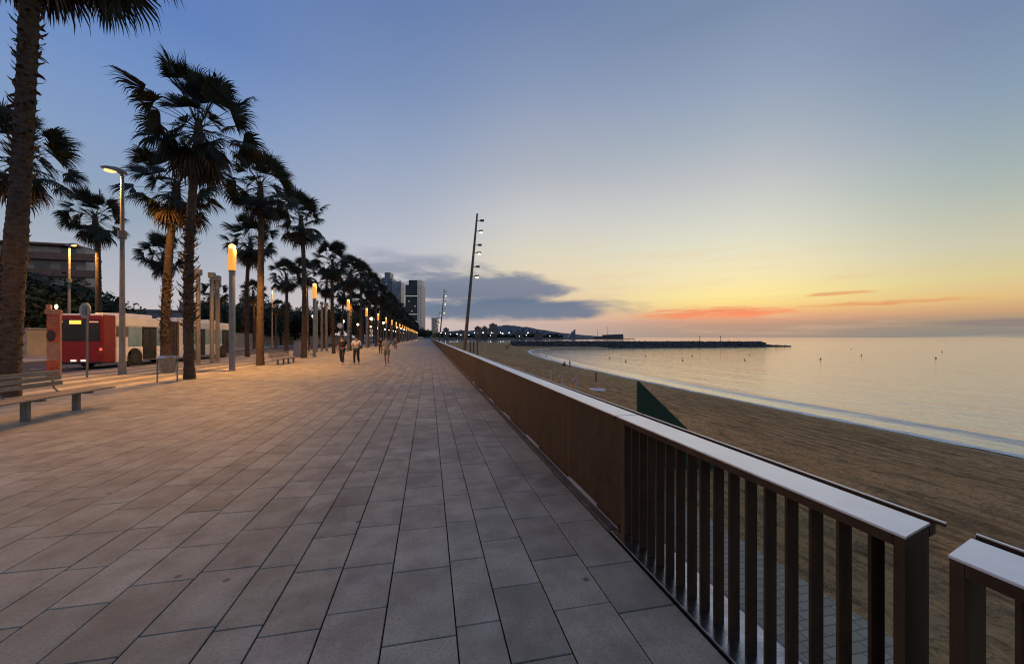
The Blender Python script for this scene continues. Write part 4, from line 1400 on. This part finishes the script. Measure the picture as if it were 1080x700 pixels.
def skin_mesh(name, verts, edges, radii, mats, parent, sub=2, root=0):
    me = bpy.data.meshes.new(name); me.from_pydata(verts, edges, [])
    o = bpy.data.objects.new(name, me); COL.objects.link(o)
    md = o.modifiers.new('skin', 'SKIN')
    for i, r in enumerate(radii):
        rr = r if hasattr(r, '__len__') else (r, r)
        me.skin_vertices[0].data[i].radius = rr
        me.skin_vertices[0].data[i].use_root = (i == root)
    o.modifiers.new('sub', 'SUBSURF').levels = sub
    dg = bpy.context.evaluated_depsgraph_get()
    m2 = bpy.data.meshes.new_from_object(o.evaluated_get(dg))
    o.modifiers.clear(); o.data = m2; bpy.data.meshes.remove(me)
    m2.materials.clear()
    m2.materials.append(mats)
    m2.polygons.foreach_set('use_smooth', [True] * len(m2.polygons))
    o.parent = parent
    return o


def person(loc, rz, label, shirt, trousers, shoe, J, scale=1.0, short=False, group=None, sleeves=True):
    """J: joints; figure looks to local -y"""
    r = empty('person', loc, rz, label, 'person', group); r.scale = (scale,) * 3
    P = dict(pel=(0, 0, .95), spi=(0, 0, 1.12), che=(0, 0, 1.32), nk=(0, -.005, 1.47), hd=(0, -.02, 1.56), ht=(0, -.01, 1.70),
             hL=(.09, 0, .90), kL=(.10, -.05, .49), aL=(.10, .02, .08), tL=(.11, -.14, .035), hR=(-.09, 0, .90), kR=(-.10, -.05, .49), aR=(-.10, .02, .08), tR=(-.11, -.14, .035),
             sL=(.18, 0, 1.40), eL=(.24, .02, 1.13), wL=(.25, -.06, .89), fL=(.25, -.09, .79), sR=(-.18, 0, 1.40), eR=(-.24, .02, 1.13), wR=(-.25, -.06, .89), fR=(-.25, -.09, .79))
    P.update(J)
    names = ['pel', 'spi', 'che', 'nk', 'hd', 'ht', 'hL', 'kL', 'aL', 'tL', 'hR', 'kR', 'aR', 'tR', 'sL', 'eL', 'wL', 'fL', 'sR', 'eR', 'wR', 'fR']
    ed = [('pel', 'spi'), ('spi', 'che'), ('che', 'nk'), ('nk', 'hd'), ('hd', 'ht'), ('pel', 'hL'), ('hL', 'kL'), ('kL', 'aL'), ('aL', 'tL'), ('pel', 'hR'), ('hR', 'kR'), ('kR', 'aR'), ('aR', 'tR'), ('che', 'sL'), ('sL', 'eL'), ('eL', 'wL'), ('wL', 'fL'), ('che', 'sR'), ('sR', 'eR'), ('eR', 'wR'), ('wR', 'fR')]
    rad = dict(pel=(.14, .10), spi=(.13, .09), che=(.14, .10), nk=.055, hd=.085, ht=.06, hL=.085, kL=.055, aL=.038, tL=.03, hR=.085, kR=.055, aR=.038, tR=.03, sL=.06, eL=.042, wL=.03, fL=(.035, .018), sR=.06, eR=.042, wR=.03, fR=(.035, .018))
    ix = {k: i for i, k in enumerate(names)}
    skin_mesh('body', [P[k] for k in names], [(ix[a], ix[b]) for a, b in ed], [rad[k] for k in names], m_skin, r)
    body = r.children[0]
    # fingers, nose joined into the body mesh
    fg = MB()
    for s in ('L', 'R'):
        w0, f0 = Vector(P['w' + s]), Vector(P['f' + s]); d = (f0 - w0).normalized()
        sd = d.cross(Vector((1, 0, 0))).normalized() if abs(d.x) < .8 else d.cross(Vector((0, 0, 1))).normalized()
        nn = sd.cross(d)
        for k in range(4):
            b0 = f0 + sd * (-.03 + .02 * k) - d * .005; L = (.062, .075, .07, .055)[k]
            fg.tube([b0, b0 + d * L * .5, b0 + d * L * .85 + nn * .012], [.009, .0085, .006], 6)
        b0 = (w0 + f0) / 2 + sd * .03
        fg.tube([b0, b0 + sd * .02 + d * .03, b0 + sd * .025 + d * .06], [.011, .010, .007], 6)
    hd = Vector(P['hd'])
    fg.ball(hd + Vector((0, -.088, .02)), .016, 8, 6, 1.5)
    for s in (-1, 1):
        fg.ball(hd + Vector((s * .084, 0, .03)), .028, 8, 6, 1.2, .4)
    f_o = fg.build('fingers', m_skin, r, smooth=True)
    bm = bmesh.new(); bm.from_mesh(body.data); bm.from_mesh(f_o.data); bm.to_mesh(body.data); bm.free()
    bpy.data.objects.remove(f_o)
    ey = MB()
    for s in (-1, 1):
        ey.ball(hd + Vector((s * .032, -.078, .045)), .011, 8, 6, .7)
    ey.build('eyes', m_hair, r)
    hr = MB(); hr.ball(hd + Vector((0, .018, .075)), .102, 14, 10, 1.0, .95, 1.02); hr.build('hair', m_hair, r, smooth=True)
    # clothes: inflated copies of the covered limbs
    def cloth(name, keys, extra, mt, ends=None):
        vs = [Vector(P[k]) for k in keys]
        if ends:
            for k, other, t in ends:
                vs[keys.index(k)] = Vector(P[other]).lerp(Vector(P[k]), t)
        e2 = [(keys.index(a), keys.index(b)) for a, b in ed if a in keys and b in keys]
        rr = []
        for k in keys:
            q = rad[k]; rr.append(tuple(x + extra for x in q) if hasattr(q, '__len__') else q + extra)
        skin_mesh(name, [tuple(v) for v in vs], e2, rr, mt, r)
    cloth('shirt', ['pel', 'spi', 'che', 'sL', 'eL', 'sR', 'eR'], .022, shirt, [('eL', 'sL', .8), ('eR', 'sR', .8)])
    if short:
        cloth('shorts', ['pel', 'hL', 'kL', 'hR', 'kR'], .02, trousers, [('kL', 'hL', .8), ('kR', 'hR', .8)])
    else:
        cloth('trousers', ['pel', 'hL', 'kL', 'aL', 'hR', 'kR', 'aR'], .02, trousers)
    for s in ('L', 'R'):
        a, t = Vector(P['a' + s]), Vector(P['t' + s]); d = (t - a); d.z = 0; d.normalize()
        base = Vector((a.x, a.y, min(a.z, t.z)))
        q = MB(); q.tube([base - d * .07 + Vector((0, 0, .0)), base + Vector((0, 0, .012)), base + d * .12, base + d * .20], [.045, .05, .047, .03], 10)
        q.build('shoe', shoe, r, smooth=True)
    return r


m_black_c = mat('black_cloth', (.02, .021, .025), .85, var=.2)
m_white_c = mat('white_cloth', (.62, .60, .57), .85, var=.1)
m_navy = mat('dark_denim', (.03, .032, .042), .85, var=.25)
m_olive = mat('grey_green_cloth', (.26, .25, .20), .85, var=.15)
m_khaki = mat('khaki_cloth', (.20, .18, .13), .85, var=.15)
m_wshoe = mat('pale_shoe', (.6, .57, .52), .6, var=.1)
walkL = dict(kL=(.09, -.14, .50), aL=(.09, -.12, .09), tL=(.10, -.28, .06), kR=(-.09, -.02, .50), aR=(-.09, .20, .13), tR=(-.10, .08, .035))
walkR = dict(kR=(-.09, -.14, .50), aR=(-.09, -.12, .09), tR=(-.10, -.28, .06), kL=(.09, -.02, .50), aL=(.09, .20, .13), tL=(.10, .08, .035))
p = at(361, 384.3, 0)
person((p.x, p.y, 0), R(-8), 'person in dark clothes and pale shoes walking beside the white-shirted one', m_black_c, m_navy, m_wshoe, dict(walkL, eL=(.26, .05, 1.14), wL=(.24, -.02, .90), fL=(.23, -.04, .80)), 1.0)
p = at(376, 384.6, 0)
person((p.x, p.y, 0), R(-4), 'person in a white T-shirt and dark trousers, forearms held in front', m_white_c, m_black_c, m_wshoe, dict(walkR, eL=(.27, -.02, 1.15), wL=(.08, -.20, 1.17), fL=(-.0, -.22, 1.19), eR=(-.27, -.02, 1.15), wR=(-.08, -.20, 1.14), fR=(.0, -.225, 1.15)), .99)
p = at(408, 386.2, 0)
person((p.x, p.y, 0), R(0), 'person in light grey-green top and shorts with one arm swung out', m_olive, m_khaki, m_wshoe, dict(walkL, sL=(.18, 0, 1.40), eL=(.36, .0, 1.20), wL=(.50, -.05, 1.0), fL=(.55, -.08, .93)), .98, True)
p = at(401.5, 373, 0)
person((p.x, p.y, 0), R(10), 'distant person in dark clothes under the palms, beyond the lone walker', m_black_c, m_navy, m_black_c, walkL, 1.0)
p = at(417, 367.5, 0)
person((p.x, p.y, 0), R(-10), 'farthest tiny person on the left edge of the promenade', m_khaki, m_black_c, m_black_c, walkR, 1.0)
p = at(601, 388.5, -3.2); z = sand_z(p.x, p.y)
person((p.x, p.y, z), R(60), 'child at the water edge with one arm raised high', m_black_c, m_black_c, m_black_c, dict(eL=(.30, -.03, 1.55), wL=(.34, -.04, 1.80), fL=(.35, -.04, 1.90), eR=(-.34, 0, 1.38), wR=(-.50, -.06, 1.55), fR=(-.56, -.08, 1.62)), .72)
p = at(595.5, 387.5, -3.2); z = sand_z(p.x, p.y)
person((p.x, p.y, z), R(-60), 'small figure sitting low on the sand beside the child', m_khaki, m_black_c, m_black_c,
       dict(pel=(0, 0, .16), spi=(0, 0, .34), che=(0, -.03, .54), nk=(0, -.04, .68), hd=(0, -.06, .77), ht=(0, -.05, .91), hL=(.09, -.03, .13), kL=(.13, -.38, .42), aL=(.12, -.50, .06), tL=(.12, -.66, .035), hR=(-.09, -.03, .13), kR=(-.13, -.38, .42), aR=(-.12, -.50, .06), tR=(-.12, -.66, .035),
            sL=(.18, -.03, .61), eL=(.24, -.18, .42), wL=(.16, -.38, .48), fL=(.10, -.44, .48), sR=(-.18, -.03, .61), eR=(-.24, -.18, .42), wR=(-.16, -.38, .48), fR=(-.10, -.44, .48)), .85)
for u, v, lab in ((534.8, 367.8, 'person standing on the sand far down the beach, nearer of two'), (537.5, 364.9, 'person standing on the sand far down the beach, farther of two')):
    p = at(u, v, -2.6); z = sand_z(p.x, p.y)
    person((p.x, p.y, z), R(40), lab, m_black_c, m_navy, m_black_c, walkL, 1.05)

# ================================================================== BICYCLES, KIOSK, ROUND SIGN
m_bike = mat('bike_frame', (.25, .04, .05), .4, .2, var=.2)
bk = empty('bicycle', (-11.3, 38.6, 0), R(70), 'parked red bicycle behind the grey cabinet, nearer of two', 'bicycle', 'parked bicycles')
for x in (-.52, .52):
    q = MB(); q.tube([(x + .33 * math.cos(a), 0, .34 + .33 * math.sin(a)) for a in np.linspace(0, 2 * math.pi, 21)], .022, 6, False)
    for k in range(8):
        a = k * math.pi / 4; q.tube([(x, 0, .34), (x + .32 * math.cos(a), 0, .34 + .32 * math.sin(a))], .003, 3, False)
    q.build('wheel', m_black, bk)
q = MB()
for a, b in (((-.52, 0, .34), (-.1, 0, .32)), ((-.1, 0, .32), (-.22, 0, .85)), ((-.52, 0, .34), (-.2, 0, .78)), ((-.2, 0, .78), (.36, 0, .80)), ((-.1, 0, .32), (.38, 0, .72)), ((.34, 0, .95), (.52, 0, .34))):
    q.tube([a, b], .02, 6)
q.build('frame', m_bike, bk)
q = MB(); q.tube([(.30, -.28, .98), (.34, 0, 1.0), (.30, .28, .98)], .016, 6); q.build('handlebar', m_dark, bk)
MB().box(-.36, -.07, .86, -.10, .07, .92, .02).build('saddle', m_black, bk)
dup(bk, (-11.1, 39.5, 0), R(66), 'parked red bicycle behind the grey cabinet, farther of two')
dup(bk, (-11.4, 52, 0), R(75), 'parked red bicycle far under the palms, behind the walkers')
kb = empty('street_cabinet', (-10.9, 36.6, 0), R(5), 'grey street cabinet beside the parked bicycles', 'cabinet')
m_cab = mat('cabinet_grey', (.22, .23, .27), .5, .2, var=.1)
MB().box(-.5, -.3, .06, .5, .3, 1.25, .02).build('body', m_cab, kb)
MB().box(-.54, -.34, 1.253, .54, .34, 1.32, .02).build('lid', m_cab, kb)
MB().box(-.46, -.27, 0, .46, .27, .058).build('plinth', m_kerb, kb)
q = MB()
for x in (-.24, .24):
    q.box(x - .2, -.312, .15, x + .2, -.301, 1.15, .003)
q.build('door', m_cab, kb)
rs = empty('round_sign', (-12.2, 58, 0), R(5), 'blue round road sign on a post behind the walkers', 'traffic sign')
MB().tube([(0, 0, 0), (0, 0, 3.5)], .04, 8).build('post', m_pole, rs)
MB().tube([(0, -.045, 3.3), (0, -.07, 3.3)], .42, 24).build('sign_disc', mat('sign_blue', (.16, .22, .42), .4, var=.08), rs)
MB().tube([(0, -.071, 3.3), (0, -.078, 3.3)], .3, 24).build('sign_face', mat('sign_pale', (.5, .5, .55), .4, var=.08), rs)
